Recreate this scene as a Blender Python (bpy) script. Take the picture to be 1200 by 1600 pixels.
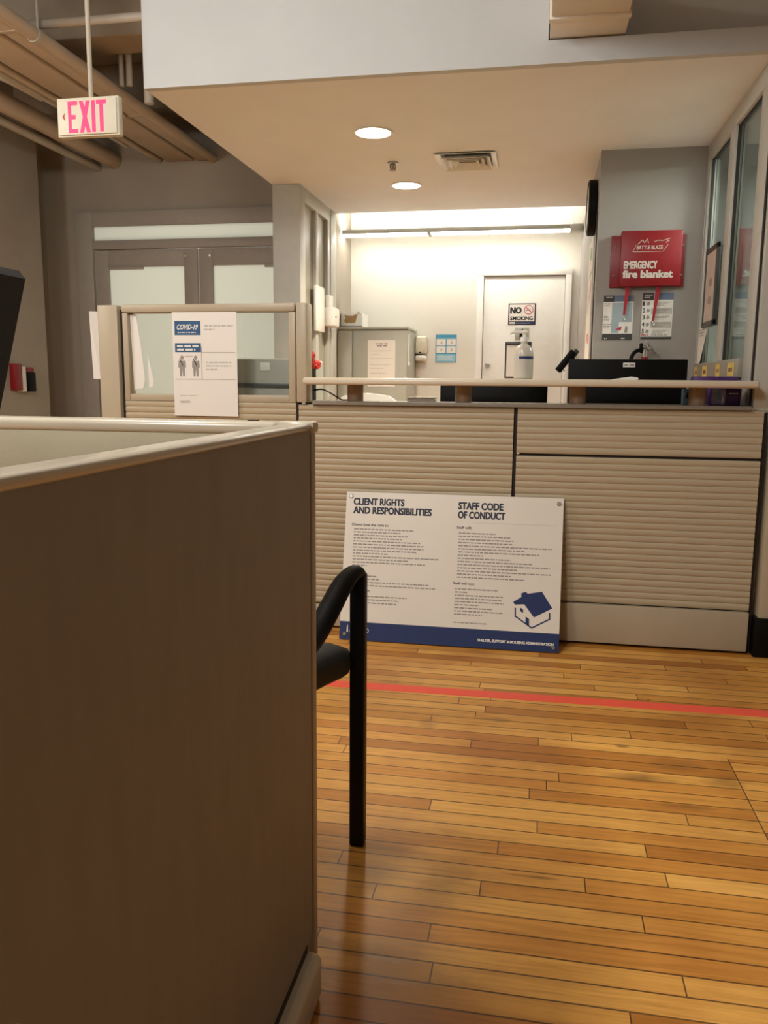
import bpy, bmesh, math, random
from mathutils import Vector, Matrix

for o in list(bpy.data.objects):
    bpy.data.objects.remove(o, do_unlink=True)
C = bpy.context.scene.collection
SC = bpy.context.scene
PI = math.pi
random.seed(7)

# ------------------------------------------------------------------ camera
H = 1.14                                   # lens height in metres; +Y runs away from the viewer, X along the counter
FPX, PITCH, YAW, ROLL = 1279.0, 0.1557, 0.1852, 0.0085
cy_, sy_ = math.cos(YAW), math.sin(YAW)
fwd = Vector((-sy_*math.cos(PITCH), cy_*math.cos(PITCH), -math.sin(PITCH)))
rgt = Vector((cy_, sy_, 0)); upv = rgt.cross(fwd)
r2 = math.cos(ROLL)*rgt + math.sin(ROLL)*upv
u2 = -math.sin(ROLL)*rgt + math.cos(ROLL)*upv
cam = bpy.data.cameras.new('camera'); cam_o = bpy.data.objects.new('camera', cam); C.objects.link(cam_o)
cam_o.matrix_world = Matrix(((r2.x, u2.x, -fwd.x, 0), (r2.y, u2.y, -fwd.y, 0), (r2.z, u2.z, -fwd.z, H), (0, 0, 0, 1)))
cam.sensor_fit = 'VERTICAL'; cam.sensor_height = 36.0; cam.lens = 36.0*FPX/1600.0
cam.clip_start = 0.02; cam.clip_end = 60
SC.camera = cam_o

# ------------------------------------------------------------------ light
SC.view_settings.view_transform = 'Standard'; SC.view_settings.look = 'None'
SC.view_settings.exposure = 0.46; SC.view_settings.gamma = 1.0; SC.view_settings.use_curve_mapping = False
W = bpy.data.worlds.new('world'); SC.world = W; W.use_nodes = True
W.node_tree.nodes['Background'].inputs[0].default_value = (1.0, 0.93, 0.80, 1)
W.node_tree.nodes['Background'].inputs[1].default_value = 0.095

def area(name, loc, size, power, color, rot=(0, 0, 0), size_y=None, spread=None):
    l = bpy.data.lights.new(name, 'AREA'); l.energy = power; l.color = color
    l.shape = 'RECTANGLE' if size_y else 'SQUARE'; l.size = size
    if size_y: l.size_y = size_y
    if spread: l.spread = spread
    o = bpy.data.objects.new(name, l); o.location = loc; o.rotation_euler = rot; C.objects.link(o); return o

DOWN = 135.0
LAMP = (1.0, 0.975, 0.92)
def globe(name, loc, power, color, r):
    l = bpy.data.lights.new(name, 'POINT'); l.energy = power; l.color = color; l.shadow_soft_size = r
    o = bpy.data.objects.new(name, l); o.location = loc; C.objects.link(o); return o
globe('corridor_fill_lamp', (-3.3, 2.3, 2.45), 48, (1.0, 0.965, 0.89), 0.2)  # unseen lamp added to brighten the corridor and its pipes
globe('hall_pendant_lamp', (-1.25, 1.55, 2.72), 66, (0.99, 0.985, 0.95), 0.22)
area('hall_ceiling_lamp_rear', (-1.5, -1.6, 3.2), 0.4, 110, LAMP, (0, 0, 0), 1.8)
area('lobby_lamp_beyond_doors', (-2.75, 7.75, 1.7), 2.0, 52, (1.0, 0.97, 0.88), (PI/2, 0, PI), 2.6)
area('side_office_fill_lamp', (1.7, 4.6, 2.40), 0.5, 70, (0.95, 1.0, 0.95))  # unseen lamp added to brighten the room behind the glass wall

# ------------------------------------------------------------------ materials
def nodes_of(m): return m.node_tree.nodes, m.node_tree.links
def mat(name, col, rough=0.6, metal=0.0, var=0.06, scale=18.0, bump=0.0, coat=0.0, stretch=None, spec=None):
    m = bpy.data.materials.new(name); m.use_nodes = True
    N, L = nodes_of(m); b = N['Principled BSDF']
    b.inputs['Roughness'].default_value = rough; b.inputs['Metallic'].default_value = metal
    b.inputs['Coat Weight'].default_value = coat
    if spec is not None: b.inputs['Specular IOR Level'].default_value = spec
    tc = N.new('ShaderNodeTexCoord'); nz = N.new('ShaderNodeTexNoise')
    nz.inputs['Scale'].default_value = scale; nz.inputs['Detail'].default_value = 4
    if stretch:
        mp = N.new('ShaderNodeMapping'); mp.inputs['Scale'].default_value = stretch
        L.new(tc.outputs['Object'], mp.inputs[0]); L.new(mp.outputs[0], nz.inputs['Vector'])
    else: L.new(tc.outputs['Object'], nz.inputs['Vector'])
    cr = N.new('ShaderNodeValToRGB')
    cr.color_ramp.elements[0].position = 0.3; cr.color_ramp.elements[1].position = 0.7
    cr.color_ramp.elements[0].color = tuple(c*(1-var) for c in col)+(1,)
    cr.color_ramp.elements[1].color = tuple(min(1, c*(1+var)) for c in col)+(1,)
    L.new(nz.outputs['Fac'], cr.inputs[0]); L.new(cr.outputs[0], b.inputs['Base Color'])
    if bump:
        bp = N.new('ShaderNodeBump'); bp.inputs['Strength'].default_value = bump; bp.inputs['Distance'].default_value = 0.002
        n2 = N.new('ShaderNodeTexNoise'); n2.inputs['Scale'].default_value = scale*12
        L.new(tc.outputs['Object'], n2.inputs['Vector']); L.new(n2.outputs['Fac'], bp.inputs['Height']); L.new(bp.outputs[0], b.inputs['Normal'])
    return m
def emit(name, col, strength):
    m = bpy.data.materials.new(name); m.use_nodes = True; N, L = nodes_of(m); b = N['Principled BSDF']
    b.inputs['Base Color'].default_value = col+(1,); b.inputs['Emission Color'].default_value = col+(1,)
    b.inputs['Emission Strength'].default_value = strength; return m
def glass(name, tint, refl=0.10):
    m = bpy.data.materials.new(name); m.use_nodes = True; N, L = nodes_of(m); N.remove(N['Principled BSDF'])
    out = N['Material Output']; t = N.new('ShaderNodeBsdfTransparent'); t.inputs[0].default_value = tint+(1,)
    g = N.new('ShaderNodeBsdfGlossy'); g.inputs['Roughness'].default_value = 0.03
    fr = N.new('ShaderNodeFresnel'); fr.inputs[0].default_value = 1.5
    mx = N.new('ShaderNodeMixShader'); mth = N.new('ShaderNodeMath'); mth.operation = 'MULTIPLY_ADD'
    mth.inputs[1].default_value = 0.9; mth.inputs[2].default_value = refl*0.3
    L.new(fr.outputs[0], mth.inputs[0]); L.new(mth.outputs[0], mx.inputs[0]); L.new(t.outputs[0], mx.inputs[1]); L.new(g.outputs[0], mx.inputs[2])
    L.new(mx.outputs[0], out.inputs[0]); return m
def frosted(name, col):
    m = bpy.data.materials.new(name); m.use_nodes = True; N, L = nodes_of(m); N.remove(N['Principled BSDF'])
    out = N['Material Output']; t = N.new('ShaderNodeBsdfTranslucent'); t.inputs[0].default_value = col+(1,)
    d = N.new('ShaderNodeBsdfDiffuse'); d.inputs[0].default_value = col+(1,)
    mx = N.new('ShaderNodeMixShader'); mx.inputs[0].default_value = 0.35
    L.new(t.outputs[0], mx.inputs[1]); L.new(d.outputs[0], mx.inputs[2]); L.new(mx.outputs[0], out.inputs[0]); return m

STAINS_AND_SHADE = ((0.33, 2.36, .12, .035, .62), (0.45, 2.47, .10, .05, .4), (0.565, 2.38, .07, .05, .45), (0.44, 2.21, .09, .02, .5), (0.30, 2.57, .025, .014, .8), (0.205, 1.295, .035, .014, .9), (0.27, 1.28, .012, .01, .7), (0.36, 1.385, .014, .012, .6), (-0.1, 2.7, .05, .03, .35), (0.02, 1.80, .08, .008, .6), (-0.33, 2.62, .04, .06, .3), (-.26, 1.74, .25, .16, .22), (-.30, 1.45, .3, .12, .22))
def floor_mat():
    m = bpy.data.materials.new('hardwood_strip_floor'); m.use_nodes = True; N, L = nodes_of(m); b = N['Principled BSDF']
    def mth(op, a, bb=None, c=None):
        n = N.new('ShaderNodeMath'); n.operation = op
        for i, v in enumerate((a, bb, c)):
            if v is None: continue
            if isinstance(v, (int, float)): n.inputs[i].default_value = v
            else: L.new(v, n.inputs[i])
        return n.outputs[0]
    tc = N.new('ShaderNodeTexCoord'); sx = N.new('ShaderNodeSeparateXYZ'); L.new(tc.outputs['Object'], sx.inputs[0])
    X, Y = sx.outputs[0], sx.outputs[1]
    # the patch right of X = 0.61 has its own joints
    inpatch = mth('MULTIPLY', mth('GREATER_THAN', X, 0.613), mth('LESS_THAN', Y, 2.545))
    row = mth('FLOOR', mth('DIVIDE', mth('ADD', Y, 10.0), 0.0585))
    rowp = mth('ADD', row, mth('MULTIPLY', inpatch, 777.0))
    wn = N.new('ShaderNodeTexWhiteNoise'); wn.noise_dimensions = '1D'; L.new(rowp, wn.inputs['W'])
    wn2 = N.new('ShaderNodeTexWhiteNoise'); wn2.noise_dimensions = '1D'; L.new(mth('ADD', rowp, 91.3), wn2.inputs['W'])
    ln = mth('MULTIPLY_ADD', wn2.outputs['Value'], 1.0, 0.55)
    xo = mth('DIVIDE', mth('ADD', mth('ADD', X, 10.0), mth('MULTIPLY', wn.outputs['Value'], 3.0)), ln)
    col = mth('FLOOR', xo)
    cv = N.new('ShaderNodeCombineXYZ'); L.new(rowp, cv.inputs[0]); L.new(col, cv.inputs[1])
    w3 = N.new('ShaderNodeTexWhiteNoise'); w3.noise_dimensions = '2D'; L.new(cv.outputs[0], w3.inputs['Vector'])
    # board colour
    cr = N.new('ShaderNodeValToRGB'); e = cr.color_ramp.elements
    e[0].position = 0.0; e[0].color = (0.51, 0.212, 0.040, 1); e[1].position = 1.0; e[1].color = (0.84, 0.465, 0.120, 1)
    k = e.new(0.22); k.color = (0.66, 0.30, 0.060, 1); k = e.new(0.6); k.color = (0.76, 0.39, 0.088, 1)
    L.new(w3.outputs['Value'], cr.inputs[0])
    # grain
    gv = N.new('ShaderNodeCombineXYZ'); L.new(mth('MULTIPLY', X, 3.0), gv.inputs[0])
    L.new(mth('MULTIPLY_ADD', Y, 55.0, mth('MULTIPLY', w3.outputs['Value'], 40.0)), gv.inputs[1]); L.new(mth('MULTIPLY', w3.outputs['Value'], 33.0), gv.inputs[2])
    gn = N.new('ShaderNodeTexNoise'); gn.inputs['Scale'].default_value = 1.6; gn.inputs['Detail'].default_value = 6; gn.inputs['Distortion'].default_value = 0.8
    L.new(gv.outputs[0], gn.inputs['Vector'])
    gr = N.new('ShaderNodeValToRGB'); gr.color_ramp.elements[0].position = 0.3; gr.color_ramp.elements[0].color = (0.82, 0.77, 0.70, 1)
    gr.color_ramp.elements[1].position = 0.62; gr.color_ramp.elements[1].color = (1.06, 1.05, 1.02, 1); L.new(gn.outputs['Fac'], gr.inputs[0])
    mx = N.new('ShaderNodeMix'); mx.data_type = 'RGBA'; mx.blend_type = 'MULTIPLY'; mx.inputs[0].default_value = 1.0
    L.new(cr.outputs[0], mx.inputs[6]); L.new(gr.outputs[0], mx.inputs[7])
    # worn dirt, broad and blotchy
    bn = N.new('ShaderNodeTexNoise'); bn.inputs['Scale'].default_value = 2.3; bn.inputs['Detail'].default_value = 5
    L.new(tc.outputs['Object'], bn.inputs['Vector'])
    br = N.new('ShaderNodeValToRGB'); br.color_ramp.elements[0].position = 0.32; br.color_ramp.elements[0].color = (0.74, 0.66, 0.60, 1)
    br.color_ramp.elements[1].position = 0.55; br.color_ramp.elements[1].color = (1, 1, 1, 1); L.new(bn.outputs['Fac'], br.inputs[0])
    mx2 = N.new('ShaderNodeMix'); mx2.data_type = 'RGBA'; mx2.blend_type = 'MULTIPLY'; mx2.inputs[0].default_value = 1.0
    L.new(mx.outputs[2], mx2.inputs[6]); L.new(br.outputs[0], mx2.inputs[7])
    # scattered dark nail and knot spots
    vo = N.new('ShaderNodeTexVoronoi'); vo.inputs['Scale'].default_value = 3.1; L.new(tc.outputs['Object'], vo.inputs['Vector'])
    spot = mth('LESS_THAN', vo.outputs['Distance'], 0.022)
    # worn brown stains on the boards; last two paint soft shade by the partition
    sd = N.new('ShaderNodeTexNoise'); sd.inputs['Scale'].default_value = 14.0; sd.inputs['Detail'].default_value = 4; L.new(tc.outputs['Object'], sd.inputs['Vector'])
    stain_shade = None
    for (px, py, rx, ry, amp) in STAINS_AND_SHADE:
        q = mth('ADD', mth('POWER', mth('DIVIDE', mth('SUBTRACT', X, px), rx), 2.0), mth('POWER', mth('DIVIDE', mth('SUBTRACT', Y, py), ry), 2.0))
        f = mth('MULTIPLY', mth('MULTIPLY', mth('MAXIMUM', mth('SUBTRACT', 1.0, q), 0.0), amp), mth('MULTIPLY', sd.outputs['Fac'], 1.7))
        stain_shade = f if stain_shade is None else mth('MAXIMUM', stain_shade, f)
    # joints
    fy = mth('FRACT', mth('DIVIDE', mth('ADD', Y, 10.0), 0.0585)); fx = mth('MULTIPLY', mth('FRACT', xo), ln)
    g1 = mth('LESS_THAN', fy, 0.07); g2 = mth('LESS_THAN', fx, 0.003)
    g3 = mth('MULTIPLY', mth('LESS_THAN', mth('ABSOLUTE', mth('SUBTRACT', X, 0.613)), 0.0016), mth('LESS_THAN', Y, 2.545))
    rn = N.new('ShaderNodeTexNoise'); rn.inputs['Scale'].default_value = 1.7; L.new(tc.outputs['Object'], rn.inputs['Vector'])
    gapf = mth('MULTIPLY', mth('MAXIMUM', mth('MAXIMUM', g1, g2), g3), mth('MULTIPLY_ADD', rn.outputs['Fac'], 0.8, 0.5))
    gapc = mth('MINIMUM', mth('MAXIMUM', gapf, mth('MAXIMUM', mth('MULTIPLY', spot, 0.5), stain_shade)), 0.9)
    mx3 = N.new('ShaderNodeMix'); mx3.data_type = 'RGBA'; L.new(gapc, mx3.inputs[0])
    L.new(mx2.outputs[2], mx3.inputs[6]); mx3.inputs[7].default_value = (0.06, 0.026, 0.01, 1)
    L.new(mx3.outputs[2], b.inputs['Base Color'])
    rr = N.new('ShaderNodeMapRange'); rr.inputs[3].default_value = 0.28; rr.inputs[4].default_value = 0.46; b.inputs['Specular IOR Level'].default_value = 0.32
    L.new(gn.outputs['Fac'], rr.inputs[0]); L.new(rr.outputs[0], b.inputs['Roughness'])
    bp = N.new('ShaderNodeBump'); bp.inputs['Strength'].default_value = 0.35; bp.inputs['Distance'].default_value = 0.002
    L.new(mth('SUBTRACT', mth('MULTIPLY', bn.outputs['Fac'], 0.4), gapf), bp.inputs['Height']); L.new(bp.outputs[0], b.inputs['Normal'])
    return m

M = dict(
    floor=floor_mat(),
    white_paint=mat('white_wall_paint', (0.53, 0.55, 0.56), 0.6, var=0.02, scale=6, bump=0.15),
    soffit=mat('cream_ceiling_paint', (0.80, 0.81, 0.83), 0.7, var=0.02, scale=4, bump=0.1),
    ceil=mat('taupe_ceiling_paint', (0.32, 0.26, 0.19), 0.8, var=0.12, scale=5),
    taupe=mat('taupe_wall_paint', (0.345, 0.30, 0.24), 0.7, var=0.04, scale=4, bump=0.1),
    bwall=mat('office_wall_paint', (0.74, 0.72, 0.66), 0.6, var=0.02, scale=4),
    gwall=mat('grey_side_office_paint', (0.40, 0.43, 0.40), 0.7, var=0.04),
    putty=mat('putty_laminate', (0.44, 0.37, 0.265), 0.42, var=0.03, scale=9),
    rib=mat('putty_ribbed_panel', (0.46, 0.385, 0.265), 0.45, var=0.05, scale=5, stretch=(1.5, 8, 30)),
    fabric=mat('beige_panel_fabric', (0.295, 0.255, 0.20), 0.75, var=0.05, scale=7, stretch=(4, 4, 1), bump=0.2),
    cap=mat('glossy_putty_cap', (0.58, 0.52, 0.41), 0.22, var=0.03, scale=9),
    ledge=mat('cream_ledge_laminate', (0.66, 0.58, 0.45), 0.3, var=0.03, scale=7),
    bronze=mat('bronze_post', (0.29, 0.21, 0.145), 0.45, metal=0.15, var=0.06),
    capgrey=mat('grey_cap', (0.27, 0.245, 0.205), 0.4, var=0.05),
    gap=mat('dark_joint', (0.018, 0.012, 0.01), 0.7),
    blackp=mat('black_plastic', (0.0045, 0.004, 0.0035), 0.5, var=0.15, spec=0.12),
    blackm=mat('black_metal', (0.005, 0.005, 0.005), 0.45, var=0.1, spec=0.2),
    softblack=mat('black_upholstery', (0.014, 0.013, 0.012), 0.65, var=0.15, bump=0.4),
    paper=mat('white_paper', (0.80, 0.77, 0.73), 0.7, var=0.015, scale=5),
    board=mat('white_sign_board', (0.76, 0.73, 0.66), 0.4, var=0.015, scale=5),
    navy=mat('navy_ink', (0.006, 0.024, 0.115), 0.6, var=0.03),
    ink=mat('black_ink', (0.015, 0.015, 0.022), 0.6),
    inkblue=mat('dark_navy_ink', (0.016, 0.02, 0.05), 0.6),
    greyink=mat('grey_ink', (0.30, 0.28, 0.26), 0.6),
    paleink=mat('pale_grey_ink', (0.52, 0.49, 0.46), 0.6),
    white=mat('white_plastic', (0.78, 0.77, 0.73), 0.35, var=0.02),
    cream=mat('cream_plastic', (0.66, 0.61, 0.48), 0.35, var=0.03),
    red=mat('red_painted_steel', (0.22, 0.004, 0.008), 0.4, var=0.05),
    strap=mat('red_webbing', (0.30, 0.006, 0.015), 0.7, var=0.1, scale=60),
    chrome=mat('chrome', (0.62, 0.6, 0.57), 0.2, metal=1.0, var=0.03),
    steel=mat('steel_screw', (0.42, 0.40, 0.34), 0.3, metal=0.9, var=0.1),
    gframe=mat('grey_door_frame', (0.37, 0.335, 0.29), 0.5, var=0.03),
    lframe=mat('pale_grey_frame', (0.46, 0.455, 0.415), 0.45, var=0.03),
    cabinet=mat('grey_cabinet_enamel', (0.40, 0.40, 0.345), 0.4, var=0.02),
    pipe=mat('tan_painted_pipe', (0.50, 0.40, 0.29), 0.5, var=0.06, scale=6),
    pipe2=mat('pale_painted_conduit', (0.47, 0.42, 0.34), 0.5, var=0.06, scale=6),
    kraft=mat('kraft_cardboard', (0.40, 0.25, 0.11), 0.8, var=0.06),
    duct=mat('duct_paint', (0.70, 0.66, 0.58), 0.5, var=0.03, scale=5),
    exit_red=emit('exit_letter_glow', (1.0, 0.025, 0.10), 0.95),
    exitw=mat('exit_housing', (0.62, 0.58, 0.47), 0.5, var=0.03),
    bulb=emit('downlight_lens', (1.0, 0.95, 0.86), 7.0),
    tube=emit('fluorescent_lens', (1.0, 0.97, 0.88), 13.0),
    tubeup=emit('fluorescent_uplight', (1.0, 0.97, 0.88), 30.0),
    tape=mat('coral_red_tape', (1.0, 0.12, 0.07), 0.5, var=0.03),
    flower=mat('coral_flower', (0.85, 0.06, 0.05), 0.6, var=0.2, scale=60),
    cyan=mat('cyan_ink', (0.05, 0.30, 0.50), 0.5), cyanl=mat('light_cyan_ink', (0.30, 0.56, 0.68), 0.5),
    covid=mat('steel_blue_ink', (0.025, 0.095, 0.22), 0.5),
    ygl=mat('yellow_label', (0.62, 0.46, 0.12), 0.7, var=0.1),
    purple=mat('purple_print', (0.07, 0.018, 0.14), 0.4, var=0.15), lilac=mat('lilac_print', (0.34, 0.28, 0.50), 0.4, var=0.3, scale=40),
    bluep=mat('blue_print', (0.16, 0.30, 0.46), 0.4, var=0.3, scale=40),
    redink=mat('red_ink', (0.50, 0.02, 0.05), 0.5), greenink=mat('green_ink', (0.25, 0.42, 0.22), 0.6), pinkink=mat('pink_ink', (0.62, 0.12, 0.2), 0.6),
    slate=mat('slate_ink', (0.13, 0.17, 0.26), 0.6), paleblue=mat('pale_blue_print', (0.33, 0.40, 0.44), 0.6), charcoal=mat('charcoal_ink', (0.045, 0.042, 0.04), 0.6),
    bottle=mat('translucent_bottle', (0.56, 0.52, 0.45), 0.25, var=0.03), brownbox=mat('dark_brown_carton', (0.16, 0.08, 0.06), 0.7),
    dgrey=mat('dark_grey_plastic', (0.05, 0.052, 0.05), 0.4), offpaper=mat('offwhite_print', (0.55, 0.47, 0.42), 0.6),
    upperw=mat('upper_wall_paint', (0.72, 0.72, 0.70), 0.7, var=0.04, scale=4), inner=mat('lit_beige_panel_fabric', (0.46, 0.42, 0.30), 0.7, var=0.05, scale=7, bump=0.2),  # inner: same panel fabric in a lighter tone for the light on it
    olive_pane=mat('olive_window_pane', (0.34, 0.33, 0.27), 0.35, var=0.05, scale=3), column=mat('shaded_white_column_paint', (0.325, 0.305, 0.285), 0.6, var=0.02, scale=6, bump=0.15),  # column: same white paint, darkened for the weaker light at the right
    glass=glass('clear_glass', (0.97, 0.98, 0.97), 0.12), glassg=glass('office_glass', (0.90, 0.94, 0.91), 0.1),
    frost=frosted('frosted_glass', (0.72, 0.73, 0.69)),
)

# ------------------------------------------------------------------ mesh builder
class MB:
    def __init__(s, m=None): s.V = []; s.F = []; s.FM = []; s.mats = []; s.cur = 0; s.X = Matrix.Identity(4); s.m(m) if m else None
    def m(s, key):
        if key not in s.mats: s.mats.append(key)
        s.cur = s.mats.index(key); return s
    def add(s, verts, faces):
        n = len(s.V); s.V += [s.X @ Vector(v) for v in verts]; s.F += [tuple(i+n for i in f) for f in faces]; s.FM += [s.cur]*len(faces); return s
    def frombm(s, bm):
        bm.verts.index_update(); s.add([v.co.copy() for v in bm.verts], [[v.index for v in f.verts] for f in bm.faces]); bm.free(); return s
    def box(s, x0, x1, y0, y1, z0, z1, bev=0.0, seg=2, rot=None):
        bm = bmesh.new(); bmesh.ops.create_cube(bm, size=1.0)
        for v in bm.verts: v.co = Vector((v.co.x*(x1-x0), v.co.y*(y1-y0), v.co.z*(z1-z0)))
        if bev: bmesh.ops.bevel(bm, geom=list(bm.edges), offset=bev, segments=seg, affect='EDGES', profile=0.5)
        c = Vector(((x0+x1)/2, (y0+y1)/2, (z0+z1)/2))
        for v in bm.verts: v.co = (rot @ v.co if rot else v.co) + c
        return s.frombm(bm)
    def cyl(s, p0, p1, r, r1=None, seg=24, bev=0.0):
        p0, p1 = Vector(p0), Vector(p1); r1 = r if r1 is None else r1; d = p1-p0
        q = Vector((0, 0, 1)).rotation_difference(d.normalized()).to_matrix(); L_ = d.length
        prof = [(0, 0), (r-bev, 0)] + ([(r, bev), (r1, L_-bev)] if bev else [(r1, L_)]) + ([(r1-bev, L_)] if bev else []) + [(0, L_)]
        return s.lathe(prof, p0, q, seg)
    def lathe(s, prof, c, q=None, seg=32):
        c = Vector(c); vs = []; fs = []
        rings = []
        for r, z in prof:
            if r < 1e-6:
                vs.append(Vector((0, 0, z))); rings.append([len(vs)-1])
            else:
                rings.append(list(range(len(vs), len(vs)+seg)))
                vs += [Vector((r*math.cos(2*PI*i/seg), r*math.sin(2*PI*i/seg), z)) for i in range(seg)]
        for a, b in zip(rings, rings[1:]):
            for i in range(seg):
                j = (i+1) % seg
                if len(a) == 1 and len(b) == 1: continue
                if len(a) == 1: fs.append((a[0], b[j], b[i]))
                elif len(b) == 1: fs.append((a[i], a[j], b[0]))
                else: fs.append((a[i], a[j], b[j], b[i]))
        return s.add([(q @ v if q else v)+c for v in vs], fs)
    def tube(s, pts, r, seg=12, flat=1.0, smooth=3, side=None):
        P = [Vector(p) for p in pts]; R_ = r if isinstance(r, list) else [r]*len(P)
        if smooth:
            Q = []; RR = []
            for i in range(len(P)-1):
                a, b, c, d = P[max(i-1, 0)], P[i], P[i+1], P[min(i+2, len(P)-1)]
                for k in range(smooth):
                    t = k/smooth; Q.append(0.5*((2*b)+(c-a)*t+(2*a-5*b+4*c-d)*t*t+(3*b-a-3*c+d)*t**3)); RR.append(R_[i]*(1-t)+R_[i+1]*t)
            P = Q+[P[-1]]; R_ = RR+[R_[-1]]
        vs = []; fs = []; up = Vector(side) if side else None
        for i, p in enumerate(P):
            t = (P[min(i+1, len(P)-1)]-P[max(i-1, 0)]).normalized()
            if up is None: up = t.orthogonal().normalized()
            n = (up - t*up.dot(t)); n = n.normalized() if n.length > 1e-5 else t.orthogonal().normalized()
            if not side: up = n
            b = t.cross(n)
            vs += [p + (n*math.cos(2*PI*k/seg) + b*math.sin(2*PI*k/seg)*flat)*R_[i] for k in range(seg)]
        for i in range(len(P)-1):
            for k in range(seg):
                k2 = (k+1) % seg; fs.append((i*seg+k, i*seg+k2, (i+1)*seg+k2, (i+1)*seg+k))
        fs.append(tuple(range(seg))[::-1]); fs.append(tuple((len(P)-1)*seg+k for k in range(seg)))
        return s.add(vs, fs)
    def prism(s, poly, o, u, v, depth):           # polygon in plane (o,u,v) pushed back along -(u x v)
        o, u, v = Vector(o), Vector(u), Vector(v); n = u.cross(v).normalized(); k = len(poly)
        a = [o+u*x+v*y for x, y in poly]; b = [p-n*depth for p in a]
        return s.add(a+b, [tuple(range(k)), tuple(range(2*k-1, k-1, -1))]+[(i, k+i, k+(i+1) % k, (i+1) % k)[::1] for i in range(k)])
    def flat(s, poly, o, u, v):
        o, u, v = Vector(o), Vector(u), Vector(v); return s.add([o+u*x+v*y for x, y in poly], [tuple(range(len(poly)))])
    def rect(s, x0, x1, y0, y1, o, u, v): return s.flat([(x0, y0), (x1, y0), (x1, y1), (x0, y1)], o, u, v)
    def text(s, txt, x, y, cap, o, u, v, width=None, bold=0.0, align='LEFT', shear=0.0, heavy=0.0):
        if heavy:
            nn = Vector(u).cross(Vector(v)).normalized()
            for k, dx in enumerate((-heavy, heavy)): s.text(txt, x+dx, y, cap, Vector(o)+nn*.00018*(k+1), u, v, width, bold, align, shear)
        cu = bpy.data.curves.new('t', 'FONT'); cu.body = txt; cu.size = 1.0; cu.offset = bold; cu.resolution_u = 3; cu.shear = shear
        ob = bpy.data.objects.new('t', cu); C.objects.link(ob); dg = bpy.context.evaluated_depsgraph_get()
        ev = ob.evaluated_get(dg); me = ev.to_mesh(); vs = [w.co.copy() for w in me.vertices]; fs = [tuple(p.vertices) for p in me.polygons]
        ev.to_mesh_clear(); bpy.data.objects.remove(ob, do_unlink=True); bpy.data.curves.remove(cu)
        if not vs: return s
        x0 = min(p.x for p in vs); x1 = max(p.x for p in vs); k = cap/0.70; kx = width/(x1-x0) if width else k
        sh = {'LEFT': 0, 'CENTER': -0.5, 'RIGHT': -1}[align]*(x1-x0)*kx
        o, u, v = Vector(o), Vector(u), Vector(v)
        return s.add([o+u*(x+sh+(p.x-x0)*kx)+v*(y+p.y*k) for p in vs], fs)
    def words(s, x, y, w, h, o, u, v, seed=0):     # illegible small print, one dash to a word
        rnd = random.Random(seed); cx = x
        while cx < x+w-0.25*h:
            l = min(rnd.uniform(1.2, 4.5)*h, x+w-cx); s.rect(cx, cx+l, y, y+h, o, u, v); cx += l+0.75*h
        return s
    def build(s, name, parent=None, sharp=32):
        vs = s.V
        if parent is None:
            xs = [p.x for p in vs]; ys = [p.y for p in vs]; zs = [p.z for p in vs]
            org = Vector((0, 0, 0)) if name == 'floor' else Vector(((min(xs)+max(xs))/2, (min(ys)+max(ys))/2, min(zs)))
        else: org = WORLD[parent.name]
        me = bpy.data.meshes.new(name); me.from_pydata([p-org for p in vs], [], s.F)
        for k in s.mats: me.materials.append(M[k])
        me.polygons.foreach_set('material_index', s.FM); me.polygons.foreach_set('use_smooth', [True]*len(s.F))
        me.update(); me.set_sharp_from_angle(angle=math.radians(sharp))
        o = bpy.data.objects.new(name, me); C.objects.link(o)
        if parent is None: o.location = org
        else: o.parent = parent
        WORLD[o.name] = org; return o
WORLD = {}
UX, UZ, UY = (1, 0, 0), (0, 0, 1), (0, 1, 0)

def thing(name, label, cat, loc, group=None):
    o = bpy.data.objects.new(name, None); o.empty_display_size = 0.05; C.objects.link(o); o.location = loc
    WORLD[o.name] = Vector(loc); return tag(o, label, cat, group)
def tag(o, label, cat, group=None):
    o['label'] = label; o['category'] = cat
    if group: o['group'] = group
    return o
def part(o, label): o['label'] = label; return o
def struct(o, label=None, cat=None):
    o['kind'] = 'structure'
    if label: o['label'] = label; o['category'] = cat
    return o
def recenter(o): return o

# ================================================================== SETTING
struct(MB('floor').box(-6, 4, -4, 8, -0.05, 0).build('floor'), 'worn honey coloured hardwood strip floor', 'floor')
b = MB('ceil').box(-6, 3.2, -4, 8, 3.3, 3.4); b.box(-4.4, -1.7, 4.5, 4.75, 3.02, 3.3, .01); b.box(-4.4, -1.7, 5.6, 5.8, 3.0, 3.3, .01); b.box(-4.4, -1.7, 3.0, 3.2, 3.05, 3.3, .01)
struct(b.build('ceiling'), 'dark taupe beamed ceiling above the corridor at upper left', 'ceiling')
struct(MB('soffit').box(-1.80, 2.8, 3.70, 6.45, 2.44, 2.53).build('ceiling_lowered'), 'lowered cream ceiling over the reception counter', 'ceiling')
b = MB('white_paint'); b.box(-1.80, -0.02, 3.66, 3.70, 2.44, 3.3); b.box(-1.80, -1.72, 3.70, 6.45, 2.53, 3.3)
struct(b.build('wall_bulkhead'), 'white bulkhead face above the front edge of the lowered ceiling', 'wall')
struct(MB('white_paint').box(-0.02, 2.8, 3.66, 3.70, 2.44, 2.5295).build('wall_bulkhead'))
struct(MB('upperw').box(-0.02, 2.8, 4.1, 4.2, 2.53, 3.3).build('wall_upper'))
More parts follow.
